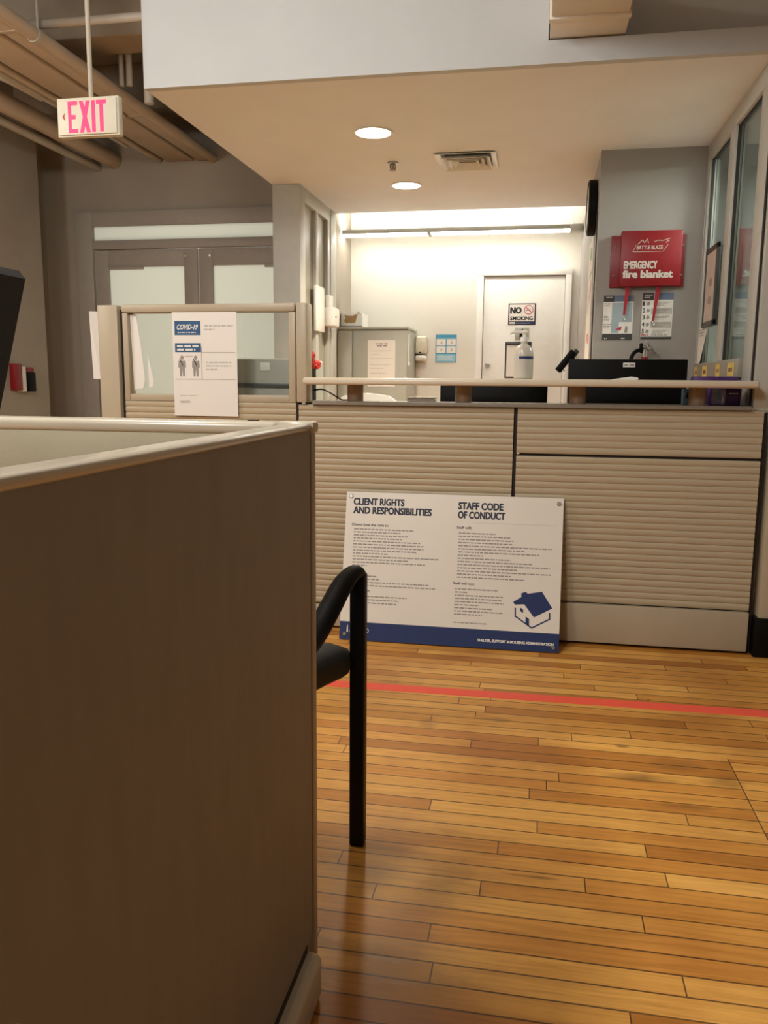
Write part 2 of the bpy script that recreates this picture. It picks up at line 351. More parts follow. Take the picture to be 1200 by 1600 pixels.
# corridor wall with an opening for the double doors
b = MB('taupe'); b.box(-4.3, -3.70, 6.30, 6.40, 0, 3.3); b.box(-3.70, -1.70, 6.30, 6.40, 2.46, 3.3); b.box(-1.72, -1.66, 6.46, 7.2, 0, 3.3); b.box(-1.74, -1.66, 6.30, 6.46, 0, 3.3)
struct(b.build('wall_corridor'), 'taupe end wall of the corridor around the double doors', 'wall')
b = MB('taupe'); b.box(-4.0, -3.75, -1.0, 5.84, 0, 3.3); b.box(-4.3, -4.0, 5.0, 6.30, 0, 3.3)
struct(b.build('wall_left'), 'taupe left corridor wall', 'wall')
struct(MB('bwall').box(-4.3, -1.66, 7.95, 8.0, 0, 3.3).build('wall_lobby'))
b = MB('bwall'); b.box(-1.66, 1.2, 7.2, 7.3, 0, 3.3)
struct(b.build('wall_back'), 'bright cream back wall of the staff office', 'wall')
struct(MB('bwall').box(-1.66, 1.2, 6.45, 7.2, 2.78, 2.86).build('ceiling_office'))
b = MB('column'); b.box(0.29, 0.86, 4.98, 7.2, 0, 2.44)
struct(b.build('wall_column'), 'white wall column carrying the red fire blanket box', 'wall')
struct(MB('gwall').box(0.86, 2.8, 5.45, 5.55, 0, 2.44).build('wall_side_office'))
struct(MB('gwall').box(2.7, 2.8, 3.66, 5.45, 0, 2.44).build('wall_right'))
b = MB('putty'); b.box(0.945, 1.10, 3.60, 4.98, 0, 1.05, .006); b.box(1.095, 2.8, 3.60, 3.68, 0, 1.05, .004); b.m('blackp').box(0.93, 1.02, 3.585, 3.66, 0.0, 0.17, .006)
struct(b.build('wall_low_right'), 'low beige wall end with black base right of the counter', 'wall')

# double doors in the corridor -------------------------------------------------
b = MB('gframe'); y0, y1 = 6.26, 6.34
b.box(-3.71, -3.57, y0, y1, 0, 2.47, .004); b.box(-3.57, -1.72, y0, y1, 2.36, 2.47, .004); b.box(-3.57, -1.72, y0, y1, 2.18, 2.25, .004); b.box(-1.80, -1.72, y0, y1, 0, 2.43, .004)
fr = struct(b.build('door_1'), 'grey double doors with frosted panes and a transom', 'door')
part(MB('frost').box(-3.57, -1.80, 6.30, 6.308, 2.25, 2.36).build('transom_pane', fr), 'frosted transom strip above the double doors')
for x0, x1, hx, arm in ((-3.56, -2.685, -2.78, -3.1), (-2.675, -1.80, -2.58, -2.2)):
    b = MB('gframe'); b.box(x0, x0+.115, 6.275, 6.32, 0.01, 2.175, .003); b.box(x1-.115, x1, 6.275, 6.32, 0.01, 2.175, .003)
    b.box(x0+.115, x1-.115, 6.275, 6.32, 2.045, 2.175, .003); b.box(x0+.115, x1-.115, 6.275, 6.32, 0.01, 0.30, .003)
    b.m('gframe').box(x0+.115, x0+.42 if x0 < -3 else x0+.115+.001, 6.262, 6.275, 2.022, 2.045, .003) if x0 < -3 else b.box(x1-.33, x1-.115, 6.262, 6.275, 2.022, 2.045, .003)
    lf = b.build('door_leaf', fr)
    MB('frost').box(x0+.115, x1-.115, 6.294, 6.302, 0.30, 2.045).build('glass_pane', lf)
    MB('chrome').cyl((hx, 6.274, 2.12), (hx, 6.268, 2.12), .009, seg=12).build('door_stud', lf)

# glazed sidelight between corridor and staff office -----------------------------
b = MB('lframe')
b.box(-1.80, -1.61, 5.47, 5.60, 0, 2.44, .004); b.box(-1.67, -1.61, 5.60, 6.36, 2.345, 2.44, .004)
b.box(-1.67, -1.61, 5.87, 5.94, 0, 2.345, .003); b.box(-1.67, -1.61, 6.20, 6.27, 0, 2.345, .003); b.box(-1.70, -1.605, 6.28, 6.45, 0, 2.44, .004)
b.box(-1.67, -1.61, 5.60, 6.36, 0, 1.0, .003)
w = struct(b.build('window_1'), 'pale grey sidelight frame with two narrow panes under the lowered ceiling', 'window')
for a, c in ((5.60, 5.87), (5.94, 6.20)): MB('olive_pane').box(-1.645, -1.639, a, c, 1.0, 2.345).build('glass_pane', w)  # opaque olive-grey panes in place of clear glass

# glass wall on the right -----------------------------------------------------------
b = MB('lframe')
b.box(0.86, 0.92, 3.66, 4.98, 2.355, 2.44, .003); b.box(0.86, 0.92, 4.92, 4.98, 1.05, 2.355, .003); b.box(0.86, 0.92, 4.32, 4.43, 1.24, 2.355, .003)
b.box(0.86, 0.92, 3.67, 3.84, 1.05, 2.355, .003); b.box(0.86, 0.92, 3.84, 4.98, 1.05, 1.185, .003)
b.box(0.865, 2.8, 3.62, 3.655, 1.05, 2.44, .002)
b.m('gap').box(0.858, 0.872, 3.655, 3.672, 1.05, 2.44); b.box(0.872, 0.886, 4.912, 4.922, 1.24, 2.355); b.box(0.872, 0.886, 4.312, 4.322, 1.24, 2.355)
b.box(0.876, 0.886, 4.43, 4.908, 2.347, 2.356); b.box(0.876, 0.886, 3.84, 4.31, 2.347, 2.356)
w = struct(b.build('window_2'), 'tall glass wall in pale grey frames at the right', 'window')
for a, c in ((3.84, 4.32), (4.43, 4.92)): MB('glassg').box(0.885, 0.891, a, c, 1.185, 2.355).build('glass_pane', w)
struct(MB('capgrey').box(0.842, 0.886, 3.84, 4.92, 1.178, 1.262, .003).build('trim_1'), 'tan label rail along the bottom of the right glass wall', 'trim')

# staff office door -------------------------------------------------------------------
b = MB('white'); b.box(-0.555, -0.50, 7.14, 7.22, 0, 2.042, .004); b.box(0.175, 0.225, 7.14, 7.22, 0, 2.042, .004); b.box(-0.555, 0.225, 7.14, 7.22, 2.042, 2.095, .005)
d = struct(b.build('door_2'), 'white office door in a white frame on the back wall', 'door')
MB('white').box(-0.497, 0.172, 7.165, 7.20, 0.005, 2.035, .003).build('door_leaf', d)
part(MB('chrome').cyl((-0.455, 7.165, 1.30), (-0.455, 7.15, 1.30), .022, seg=20, bev=.004).build('deadbolt', d), 'round steel deadbolt')

# ================================================================== RECEPTION COUNTER
PIT = 0.0275
def ribbed(b, x0, x1, z0, z1, yf, back, pitch=PIT, dep=0.0048):
    n = max(1, round((z1-z0)/pitch)); p = (z1-z0)/n; prof = []
    for i in range(n):
        zt = z1-i*p
        for k, (a, dd) in enumerate(((0.0, 0.0), (0.06, .55), (0.18, .9), (0.42, 1.0), (0.7, .85), (0.9, .5), (0.985, 0.0))):
            prof.append((zt-a*p, yf+dep-dd*dep))
    prof.append((z0, yf+dep)); k = len(prof)
    vs = [(x0, y, z) for z, y in prof]+[(x1, y, z) for z, y in prof]+[(x0, back, z1), (x0, back, z0), (x1, back, z1), (x1, back, z0)]
    fs = [(i, i+1, k+i+1, k+i) for i in range(k-1)]
    fs += [(2*k, 2*k+2, 2*k+3, 2*k+1), (0, k, 2*k+2, 2*k), (k-1, 2*k+1, 2*k+3, 2*k-1), tuple([2*k]+[2*k+1]+list(range(k-1, -1, -1))), tuple(list(range(k, 2*k))+[2*k+3, 2*k+2])]
    b.add(vs, fs); return b
YC = 3.62
# glazed section left of the counter
t = thing('glazed_partition', 'tall beige cubicle partition with a window holding the COVID notice', 'partition', (-1.55, 3.66, 0))
part(MB('putty').box(-2.045, -1.945, 3.60, 3.70, 0, 1.49, .006).build('end_post', t), 'wide beige end post on the left')
MB('gap').box(-1.945, -1.93, 3.63, 3.69, 0, 1.47).build('joint_strip', t)
MB('gap').box(-1.09, -1.082, 3.625, 3.69, 0.02, 1.48).build('joint_strip', t)
MB('putty').box(-1.082, -1.034, 3.60, 3.70, 1.052, 1.492, .006).build('end_post', t)
b = MB('putty'); b.box(-1.93, -1.09, 3.61, 3.69, 1.455, 1.492, .008); b.box(-1.93, -1.903, 3.618, 3.685, 1.05, 1.455, .004); b.box(-1.122, -1.09, 3.618, 3.685, 1.05, 1.455, .004); b.box(-1.903, -1.122, 3.618, 3.685, 1.05, 1.082, .004)
MBf = b.build('window_frame', t)
MB('glass').box(-1.905, -1.12, 3.648, 3.654, 1.07, 1.46).build('glass_pane', t)
b = MB('rib'); ribbed(b, -1.93, -1.09, 0.12, 1.05, YC, 3.69); b.build('ribbed_panel', t)
MB('putty').box(-1.93, -1.09, 3.61, 3.69, 0.012, 0.112, .004).build('base_panel', t)
# left counter unit
t = thing('reception_counter', 'left reception counter section of full height ribbed beige panelling', 'counter', (-0.6, 3.67, 0))
b = MB('rib'); ribbed(b, -1.078, -0.108, 0.12, 1.043, YC, 3.72); b.build('ribbed_panel', t)
MB('putty').box(-1.078, -0.108, 3.612, 3.72, 0.012, 0.112, .004).build('base_panel', t)
MB('gap').box(-0.108, -0.092, 3.632, 3.71, 0.01, 1.043).build('joint_strip', t)
# right counter unit
t = thing('reception_counter', 'right reception counter section with a separate ribbed drawer-height panel on top', 'counter', (0.41, 3.67, 0))
b = MB('rib'); ribbed(b, -0.092, 0.91, 0.845, 1.043, YC, 3.72, dep=.004); b.build('upper_ribbed_panel', t)
b = MB('rib'); ribbed(b, -0.092, 0.91, 0.192, 0.833, YC, 3.72); b.build('lower_ribbed_panel', t)
MB('putty').box(-0.092, 0.91, 3.606, 3.72, 0.014, 0.186, .005).build('base_panel', t)
b = MB('gap'); b.box(-0.08, 0.905, 3.635, 3.71, 0.005, 1.04); b.box(0.91, 0.928, 3.64, 3.72, 0.005, 1.035); b.build('dark_backing', t)
# grey cap on the counter
tag(MB('capgrey').box(-1.01, 0.855, 3.60, 3.705, 1.043, 1.060, .003).box(-1.072, 0.855, 3.705, 3.80, 1.043, 1.060, .003).build('capping_rail'), 'flat grey cap strip along the top of the reception counter', 'counter')
# transaction ledge
t = thing('transaction_ledge', 'long cream ledge raised on four bronze posts above the counter', 'ledge', (-0.08, 3.65, 1.06))
MB('ledge').box(-1.026, 0.857, 3.50, 3.70, 1.133, 1.163, .011, 3).build('ledge_top', t)
for x in (-0.82, -0.332, 0.159, 0.649): MB('bronze').cyl((x, 3.65, 1.060), (x, 3.65, 1.134), .036, seg=28).build('post', t)

# ------------------------------------------------------------------ leaning sign board
SW, SH = 0.965, 0.665
ax, ay, az = -0.838, 3.447, 0.004
lean = math.asin((3.608-3.455)/0.672)
# local frame: u along X, v up the board, n out of the face
su = Vector((1, 0.006, 0)).normalized(); sv = Vector((0, math.sin(lean), math.cos(lean))); sn = su.cross(sv)
so = Vector((-0.846, 3.447, 0.006))
t = thing('sign_board', 'large white client rights and staff conduct sign leaning on the counter', 'sign', (-0.36, 3.45, 0))
MB('board').prism([(0, 0), (SW, 0), (SW, SH), (0, SH)], so, su, sv, .006).build('panel', t)
f1 = so+sn*-0.0  # face plane
n_ = sn if sn.y < 0 else -sn
def face(k): return so+n_*0.0004*k
part(MB('navy').rect(0, SW, 0, 0.080, face(1), su, sv).build('blue_band', t), 'navy blue band along the bottom edge')
b = MB('inkblue'); o = face(1)
b.text('CLIENT RIGHTS', .034, .607, .030, o, su, sv, .232, .03, heavy=.0008); b.text('AND RESPONSIBILITIES', .034, .568, .030, o, su, sv, .357, .03, heavy=.0008)
part(b.build('client_heading', t), 'bold dark client rights heading'); b = MB('inkblue')
b.text('STAFF CODE', .509, .603, .030, o, su, sv, .197, .03, heavy=.0008); b.text('OF CONDUCT', .509, .563, .030, o, su, sv, .207, .03, heavy=.0008); part(b.build('staff_heading', t), 'bold dark staff code heading')

k = 0.00278/6
b = MB('ink'); b.text('Clients have the right to:', .030, .512, .0105, o, su, sv, .172, .02)
for i, e in enumerate((765, 635, 718, 650, 830, 865, 865, 798, 520, 1015, 720, 890, 320)): b.m('greyink').words(.042, .494-.0136*i, (e-175)*k, .0052, o, su, sv, i)
b.build('client_rights_text', t); b = MB('greyink')
for i, wd in enumerate((.115, .125, .35, .38)): b.words(.042, .284-.0142*i, wd, .0052, o, su, sv, 40+i)
b.build('client_duties_text', t); b = MB('ink'); b.text('Clients will not:', .030, .217, .0105, o, su, sv, .10, .02)
for i, wd in enumerate((.255, .22, .21)): b.m('greyink').words(.042, .193-.0145*i, wd, .0052, o, su, sv, 60+i)
b.build('client_limits_text', t); b = MB('ink'); b.text('Staff will:', .506, .516, .0105, o, su, sv, .066, .02)
for i, e in enumerate((475, 620, 648, 648, 1005, 752, 890, 365, 628, 825, 992, 690, 1003, 635, 765)): b.m('greyink').words(.516, .494-.0139*i, (e-130)*k, .0052, o, su, sv, 80+i)
b.m('paleink').rect(.58, .94, .544, .5452, o, su, sv)
b.build('staff_duties_text', t); b = MB('ink'); b.text('Staff will not:', .500, .270, .0105, o, su, sv, .095, .02)
for i, e in enumerate((520, 232, 570, 555, 580, 352, 470, 580, 380)): b.m('greyink').words(.510, .248-.0138*i, (e-115)*k, .0052, o, su, sv, 100+i)
b.build('staff_limits_text', t); MB('greyink').words(.510, .102, .145, .0045, o, su, sv, 130).build('footnote_text', t)
def hs(x, y):                                # the house drawing's own grid
    px, py = 700+x/6, 900+y/6; tt = (py-782)/235
    return ((px-(537-8*tt))*0.00278, SH-(py-(771+(px-537)*0.0317))*0.00284)
b = MB('navy'); b.flat([hs(*p) for p in ((655, 270), (640, 245), (715, 200), (715, 165), (755, 150), (775, 168))] + [hs(742, 265)], o, su, sv)
b.flat([hs(*p) for p in ((742, 265), (775, 168), (905, 147), (1000, 297), (832, 383))], o, su, sv)
def stroke(b, pts, w):
    for (x0, y0), (x1, y1) in zip(pts, pts[1:]):
        d = Vector((x1-x0, y1-y0)).normalized(); q = Vector((-d.y, d.x))*w/2; e = d*w/2
        b.flat([(x0-e.x+q.x, y0-e.y+q.y), (x0-e.x-q.x, y0-e.y-q.y), (x1+e.x-q.x, y1+e.y-q.y), (x1+e.x+q.x, y1+e.y+q.y)], o, su, sv)
stroke(b, [hs(*p) for p in ((660, 305), (660, 375), (812, 478), (975, 395), (975, 345))], .006)
b.flat([hs(*p) for p in ((705, 295), (733, 312), (733, 345), (705, 328))], o, su, sv); b.flat([hs(*p) for p in ((755, 375), (788, 398), (788, 462), (755, 440))], o, su, sv)
part(b.build('house_emblem', t), 'navy house drawing at lower right')
o2 = face(2); b = MB('white'); b.text('SHELTER, SUPPORT & HOUSING ADMINISTRATION', .618, .028, .011, o2, su, sv, .325, .025, heavy=.0005); b.build('band_lettering', t); b = MB('white')
b.flat([(.032, .034), (.039, .034), (.037, .066), (.033, .058)], o2, su, sv); b.flat([(.046, .034), (.054, .034), (.051, .058), (.048, .072)], o2, su, sv); b.text('TORONTO', .058, .034, .018, o2, su, sv, .075, .02)
b.build('band_logo', t)
for x, y in ((.022, .645), (.945, .640), (.024, .024), (.942, .020)):
    c = face(0)+su*x+sv*y; MB('steel').cyl(c, c+n_*.006, .010, .008, seg=16, bev=.001).build('screw', t)

# ------------------------------------------------------------------ near cubicle partition
t = thing('cubicle_partition', 'near beige cubicle partition filling the lower left of the view', 'partition', (-0.40, 0.6, 0))
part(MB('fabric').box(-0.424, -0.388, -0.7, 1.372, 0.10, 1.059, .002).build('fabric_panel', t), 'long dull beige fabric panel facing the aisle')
part(MB('cap').box(-0.428, -0.3855, -0.7, 1.374, 1.0575, 1.071, .006, 3).build('top_cap', t), 'glossy cream top cap')
b = MB('gap'); b.box(-0.44, -0.3895, 1.372, 1.378, 0.1, 1.056); b.m('putty').box(-0.445, -0.3865, 1.378, 1.404, 0.0, 1.064, .005); b.m('cap').box(-0.449, -0.382, 1.374, 1.408, 1.052, 1.074, .006)
b.build('corner_post', t)
MB('gap').box(-0.44, -0.3865, -0.7, 1.33, 0.088, 0.106).build('base_joint', t)
MB('cap').box(-0.455, -0.360, -0.7, 1.345, 0.0, 0.092, .018, 3).build('base_raceway', t)
b = MB('cap'); b.box(-1.60, -0.449, 1.372, 1.445, 1.049, 1.072, .009, 3); part(b.build('return_top_cap', t), 'cream cap of the return panel')
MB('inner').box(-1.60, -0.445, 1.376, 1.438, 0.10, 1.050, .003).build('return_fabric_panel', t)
MB('putty').box(-1.60, -0.445, 1.374, 1.440, 0.0, 0.10, .004).build('return_base', t)
MB('gap').box(-0.512, -0.496, 1.40, 1.418, 1.0715, 1.0735).build('cap_slot', t)
# small bright clip standing on the cubicle's return panel
tag(MB('chrome').tube([(-1.10, 1.40, 1.072), (-1.12, 1.40, 1.083), (-1.115, 1.40, 1.085), (-1.09, 1.40, 1.072)], .0022, seg=8, smooth=4).build('paper_clip'), 'small bent shiny clip sitting on the cubicle return panel', 'clip')

# ------------------------------------------------------------------ guest chair by the partition end
t = thing('guest_chair', 'black metal-armed guest chair half hidden behind the near partition', 'chair', (-0.66, 1.66, 0))
def leg_arm(x, sgn):
    MB('blackm').box(x-.0185, x+.0185, 1.838, 1.876, 0, 0.695, .006).build('leg', t)
    MB('blackp').tube([(x, 1.857, .655), (x, 1.852, .688), (x-sgn*.004, 1.828, .703), (x-sgn*.016, 1.772, .690), (x-sgn*.028, 1.71, .655), (x-sgn*.042, 1.63, .612), (x-sgn*.05, 1.52, .590)],
                     [.0185, .0195, .022, .025, .026, .026, .024], seg=16, flat=.75, smooth=5, side=(1, 0, 0)).build('armrest', t)
    MB('blackm').tube([(x-sgn*.05, 1.50, 0), (x-sgn*.05, 1.50, .3), (x-sgn*.05, 1.50, .60), (x-sgn*.05, 1.475, .86)], .013, seg=12).build('leg', t)
leg_arm(-0.408, 1); leg_arm(-0.935, -1)
pl = [(-.50, 1.47), (-.50, 1.62), (-.447, 1.76), (-.42, 1.82), (-.424, 1.855), (-.455, 1.872), (-.89, 1.872), (-.915, 1.855), (-.925, 1.82), (-.92, 1.76), (-.89, 1.62), (-.85, 1.47)]
b = MB('softblack'); vs = []; n = len(pl); cx_, cy2 = -.67, 1.68
for z, k in ((.448, .93), (.458, .985), (.474, 1.0), (.494, .995), (.508, .965), (.518, .90), (.523, .72)): vs += [(cx_+(x-cx_)*k, cy2+(y-cy2)*k, z) for x, y in pl]
b.add(vs, [(r*n+i, r*n+(i+1) % n, (r+1)*n+(i+1) % n, (r+1)*n+i) for r in range(6) for i in range(n)]+[tuple(range(n))[::-1], tuple(range(6*n, 7*n))]); b.build('seat', t, 60)
MB('softblack').box(-0.885, -0.458, 1.46, 1.50, .60, .90, .018, 3).build('backrest', t)
for y in (1.835, 1.49): MB('blackm').box(-0.90, -0.46, y, y+.03, .435, .460, .004).build('seat_rail', t)
MB('chrome').cyl((-0.431, 1.835, .470), (-0.431, 1.828, .470), .004, seg=10).build('screw', t)

# black office chair inside the near cubicle (left edge)
t = thing('office_chair', 'tall black office chair back rising at the left edge inside the near cubicle', 'chair', (-0.86, 0.85, 0))
bk = [(-.205, 0), (.06, 0), (.125, .26), (.200, .52), (.192, .53), (-.24, .54), (-.27, .53)]
b = MB('softblack'); b.prism([(p[0], p[1]) for p in bk], (-0.841, 0.905, 0.746), UX, UZ, .055); b.build('backrest', t)
b = MB('blackp'); b.box(-0.90, -0.80, 0.955, 0.975, .50, .85, .006); b.build('back_support', t)
MB('softblack').box(-1.08, -0.63, 0.50, 0.93, .44, .52, .03, 3).build('seat', t)
MB('blackm').cyl((-0.855, .72, .08), (-0.855, .72, .44), .03).build('gas_column', t)
for k in range(5):
    a = 2*PI*k/5+.3; e = Vector((-0.855+.27*math.cos(a), .72+.27*math.sin(a), .075))
    l = MB('blackp').tube([(-0.855, .72, .10), ((e.x-.855)/2, (e.y+.72)/2, .095), e], [.024, .02, .015], seg=10).build('base_leg', t)
    MB('blackp').cyl((e.x-.012, e.y, .027), (e.x+.012, e.y, .027), .027, seg=20).build('caster', l)

# red tape line on the floor
b = MB('tape'); b.box(-1.9, 1.9, -.032, .032, 0, .0012, rot=Matrix.Rotation(0.019, 3, 'Z')); 
for i, p in enumerate(b.V): b.V[i] = p+Vector((0, 2.93, 0.0))
tag(b.build('floor_tape'), 'coral red tape line across the hardwood floor', 'tape')

# ================================================================== ON AND BEHIND THE COUNTER
# hand sanitiser bottle
t = thing('pump_bottle', 'large clear pump bottle of sanitizer with blue label strip on the ledge', 'bottle', (-0.075, 3.66, 1.163))
MB('bottle').lathe([(0, 0), (.036, 0), (.041, .006), (.041, .105), (.038, .125), (.028, .142), (.014, .150), (.014, .162), (0, .162)], (-0.075, 3.66, 1.163), seg=36).build('body', t)
b = MB('white'); b.cyl((-0.075, 3.66, 1.322), (-0.075, 3.66, 1.343), .017, seg=20, bev=.002); b.cyl((-0.075, 3.66, 1.343), (-0.075, 3.66, 1.360), .006, seg=12)
b.box(-0.090, -0.062, 3.648, 3.672, 1.358, 1.371, .005); b.tube([(-0.085, 3.66, 1.364), (-0.115, 3.658, 1.364), (-0.131, 3.657, 1.361), (-0.135, 3.657, 1.352)], .0055, seg=10)
b.build('pump', t)
b = MB('navy')
vs = []
for i in range(13):
    a = math.radians(-118+i*9); vs += [(-0.075+.0415*math.cos(a), 3.66+.0415*math.sin(a), 1.249), (-0.075+.0415*math.cos(a), 3.66+.0415*math.sin(a), 1.261)]
b.add(vs, [(2*i, 2*i+2, 2*i+3, 2*i+1) for i in range(12)])
for zz, a0, a1 in ((1.222, -115, -60), (1.215, -112, -65), (1.205, -110, -58)):
    vs = []; n = 6
    for i in range(n+1):
        a = math.radians(a0+(a1-a0)*i/n); vs += [(-0.075+.0415*math.cos(a), 3.66+.0415*math.sin(a), zz), (-0.075+.0415*math.cos(a), 3.66+.0415*math.sin(a), zz+.0025)]
    b.m('paleink').add(vs, [(2*i, 2*i+2, 2*i+3, 2*i+1) for i in range(n)])
part(b.build('label_print', t), 'blue strip of the bottle label')
# crumpled paper on the ledge
b = MB('paper'); b.prism([(.285, 0), (.372, .0135), (.398, .0105), (.404, .0025), (.390, 0)], (0, 3.60, 1.1632), UX, UZ, .06)
tag(b.build('paper_scrap'), 'folded scrap of white paper lying on the ledge before the large monitor', 'paper')

# worktop and monitors
t = thing('desk', 'staff worktop behind the reception counter', 'desk', (-0.1, 4.05, 0))
MB('putty').box(-1.0, 0.84, 3.76, 4.45, .71, .74, .004).build('tabletop', t)
for x in (-0.95, 0.79):
    for y in (3.80, 4.40): MB('blackm').box(x-.02, x+.02, y-.02, y+.02, 0, .71, .003).build('leg', t)
def monitor(x0, x1, zt, zb, y, label, sticker):
    t = thing('computer_monitor', label, 'monitor', ((x0+x1)/2, y+.05, .74)); xm = (x0+x1)/2
    MB('blackp').box(x0, x1, y, y+.028, zb, zt, .006, 2).build('back_shell', t)
    MB('blackp').box(x0+.006, x1-.006, y+.028, y+.032, zb+.008, zt-.008).build('screen', t)
    MB('blackm').box(xm-.035, xm+.035, y-.022, y, .76, zb+.12, .006).build('stand_column', t)
    MB('blackm').box(xm-.12, xm+.12, y-.07, y+.12, .74, .757, .006).build('stand_base', t)
    if sticker:
        s = MB('paper').box(.365, .418, y-.0012, y, 1.222, 1.242, .0004).build('sticker', t)
        MB('greyink').words(.370, 1.228, .044, .008, (0, y-.0016, 0), UX, UZ, 3).build('sticker_print', s)
monitor(0.125, 0.645, 1.258, 0.93, 3.90, 'wide black monitor back with a white asset sticker rising above the ledge', True)
monitor(-0.465, 0.034, 1.152, 0.85, 3.90, 'black monitor back seen only in the gap under the ledge', False)
# tilted card reader at the monitor corner
t = thing('card_reader', 'small tilted black terminal at the left corner of the wide monitor', 'terminal', (0.14, 3.965, .74))
R3 = Matrix.Rotation(math.radians(37), 3, 'Y')
R4 = R3 @ Matrix.Rotation(math.radians(14), 3, 'X')
MB('blackp').box(.112-.016, .112+.016, 3.985-.03, 3.985+.03, 1.25-.058, 1.25+.058, .006, 2, rot=R3).build('housing', t)
MB('dgrey').box(.150-.014, .150+.014, 3.99-.028, 3.99+.028, 1.285-.022, 1.285+.022, .008, 2, rot=R3).build('rear_hump', t)
MB('chrome').cyl((.105, 3.956, 1.206), (.105, 3.952, 1.206), .0035, seg=12).build('indicator', t)
MB('blackm').cyl((.146, 3.99, .75), (.146, 3.99, 1.27), .009, seg=12).build('pole', t)
MB('blackm').box(.10, .17, 3.96, 4.03, .74, .752, .003).build('foot', t)

# boxes at the right end of the counter
def carton(x0, x1, y0, y1, z0, z1, label, cat, main, group=None):
    t = thing('glove_box', label, cat, ((x0+x1)/2, (y0+y1)/2, z0))
    MB(main).box(x0, x1, y0, y1, z0, z1, .002).build('carton', t); return t
t = carton(.712, .836, 3.70, 3.758, 1.0605, 1.1305, 'purple and lilac printed box standing at the right end of the counter', 'box', 'purple')
b = MB('lilac'); b.rect(.714, .770, 1.064, 1.128, (0, 3.6995, 0), UX, UZ); b.m('bluep').rect(.735, .752, 1.085, 1.128, (0, 3.6992, 0), UX, UZ)
b.m('white').flat([(.757, 1.066), (.762, 1.069), (.766, 1.082), (.763, 1.096), (.757, 1.098)], (0, 3.6990, 0), UX, UZ); b.words(.786, 1.108, .036, .004, (0, 3.6992, 0), UX, UZ, 9)
b.rect(.831, .835, 1.062, 1.130, (0, 3.6992, 0), UX, UZ); b.build('printed_front', t)
t = carton(.602, .628+.012, 3.71, 3.758, 1.0605, 1.128, 'narrow pale blue printed box between monitor and right bronze post', 'box', 'bluep')
MB('ink').flat([(.612, 1.09), (.624, 1.088), (.628, 1.105), (.618, 1.118)], (0, 3.7095, 0), UX, UZ).build('printed_front', t)
t = carton(.66, .845, 3.83, 3.90, .74, 1.182, 'tall dark purple box standing behind the ledge under the label rail', 'box', 'purple')
# paper stack at the counter
b = MB('paper'); 
for i in range(5): b.box(-0.585+.004*(i % 2), -0.462+.003*((i*2) % 3), 3.665, 3.745, 1.0602+i*.0042, 1.0642+i*.0042, .0008)
tag(b.build('paper_stack'), 'low stack of white paper lying on the counter cap left of the hidden monitor', 'paper')
# white chair back behind the counter
t = thing('swivel_chair', 'rounded white chair back peeking under the ledge behind the leftmost bronze post', 'chair', (-0.93, 4.75, 0))
b = MB('white'); pr = [(-.22, 0), (.22, 0), (.23, .30), (.20, .40), (.13, .445), (0, .46), (-.13, .445), (-.20, .40), (-.23, .30)]
b.prism(pr, (-0.99, 4.72, .625), UX, UZ, -.03); b.build('backrest', t)
MB('white').box(-1.2, -0.78, 4.74, 5.16, .43, .48, .02, 3).build('seat', t)
MB('chrome').cyl((-0.99, 4.95, .03), (-0.99, 4.95, .43), .025).build('gas_column', t)
MB('white').box(-1.02, -0.96, 4.745, 4.775, .46, .70, .006).build('back_support', t)
for k in range(5):
    a = 2*PI*k/5; MB('chrome').tube([(-0.99, 4.95, .05), (-0.99+.26*math.cos(a), 4.95+.26*math.sin(a), .015)], [.022, .014], seg=10, smooth=0).build('base_leg', t)

# slim black holder, flowers and cord at the left end
tag(MB('blackp').box(-1.064, -1.041, 3.71, 3.79, 1.060, 1.250, .003).build('file_holder'), 'slim black upright holder at the left end of the counter', 'holder')
def bloom(c, r, sd, label):
    rnd = random.Random(sd); b = MB('flower')
    for k in range(16):
        a = rnd.uniform(0, 2*PI); e = rnd.uniform(-.9, 1.3); d = Vector((math.cos(a)*math.cos(e), math.sin(a)*math.cos(e), math.sin(e)))
        q = Vector((0, 0, 1)).rotation_difference(d).to_matrix()
        b.lathe([(0, -.2*r), (.38*r, 0), (.5*r, .25*r), (.36*r, .45*r), (0, .52*r)], Vector(c)+d*r*.45, q, 10)
    return tag(b.build('flower'), label, 'flower')
bloom((-1.052, 3.74, 1.266), .022, 1, 'upper coral red bloom on top of the black holder')
bloom((-1.022, 3.72, 1.224), .024, 2, 'lower coral red bloom hanging beside the black holder')
tag(MB('blackm').tube([(-1.041, 3.735, 1.106), (-0.995, 3.72, 1.111), (-0.955, 3.70, 1.098), (-0.915, 3.70, 1.075), (-0.895, 3.71, 1.0635), (-0.86, 3.74, 1.0635)], .0035, seg=8, smooth=6).build('cord'), 'black cord arching from the holder onto the counter', 'cord')

# grey box added in place of a reflection in the partition window
t = thing('reflection_box', 'grey box with a white label added for the reflection in the right side of the partition window', 'stand-in', (-1.33, 4.05, 0))
MB('cabinet').box(-1.55, -1.14, 3.84, 4.30, .03, 1.255, .012, 3).build('body', t); MB('dgrey').box(-1.545, -1.145, 3.832, 3.84, 1.115, 1.135, .002).build('dark_band', t)
MB('white').box(-1.335, -1.285, 3.836, 3.84, 1.195, 1.235, .001).build('label_plate', t); MB('dgrey').box(-1.54, -1.15, 3.85, 4.29, 0, .03).build('foot_base', t)
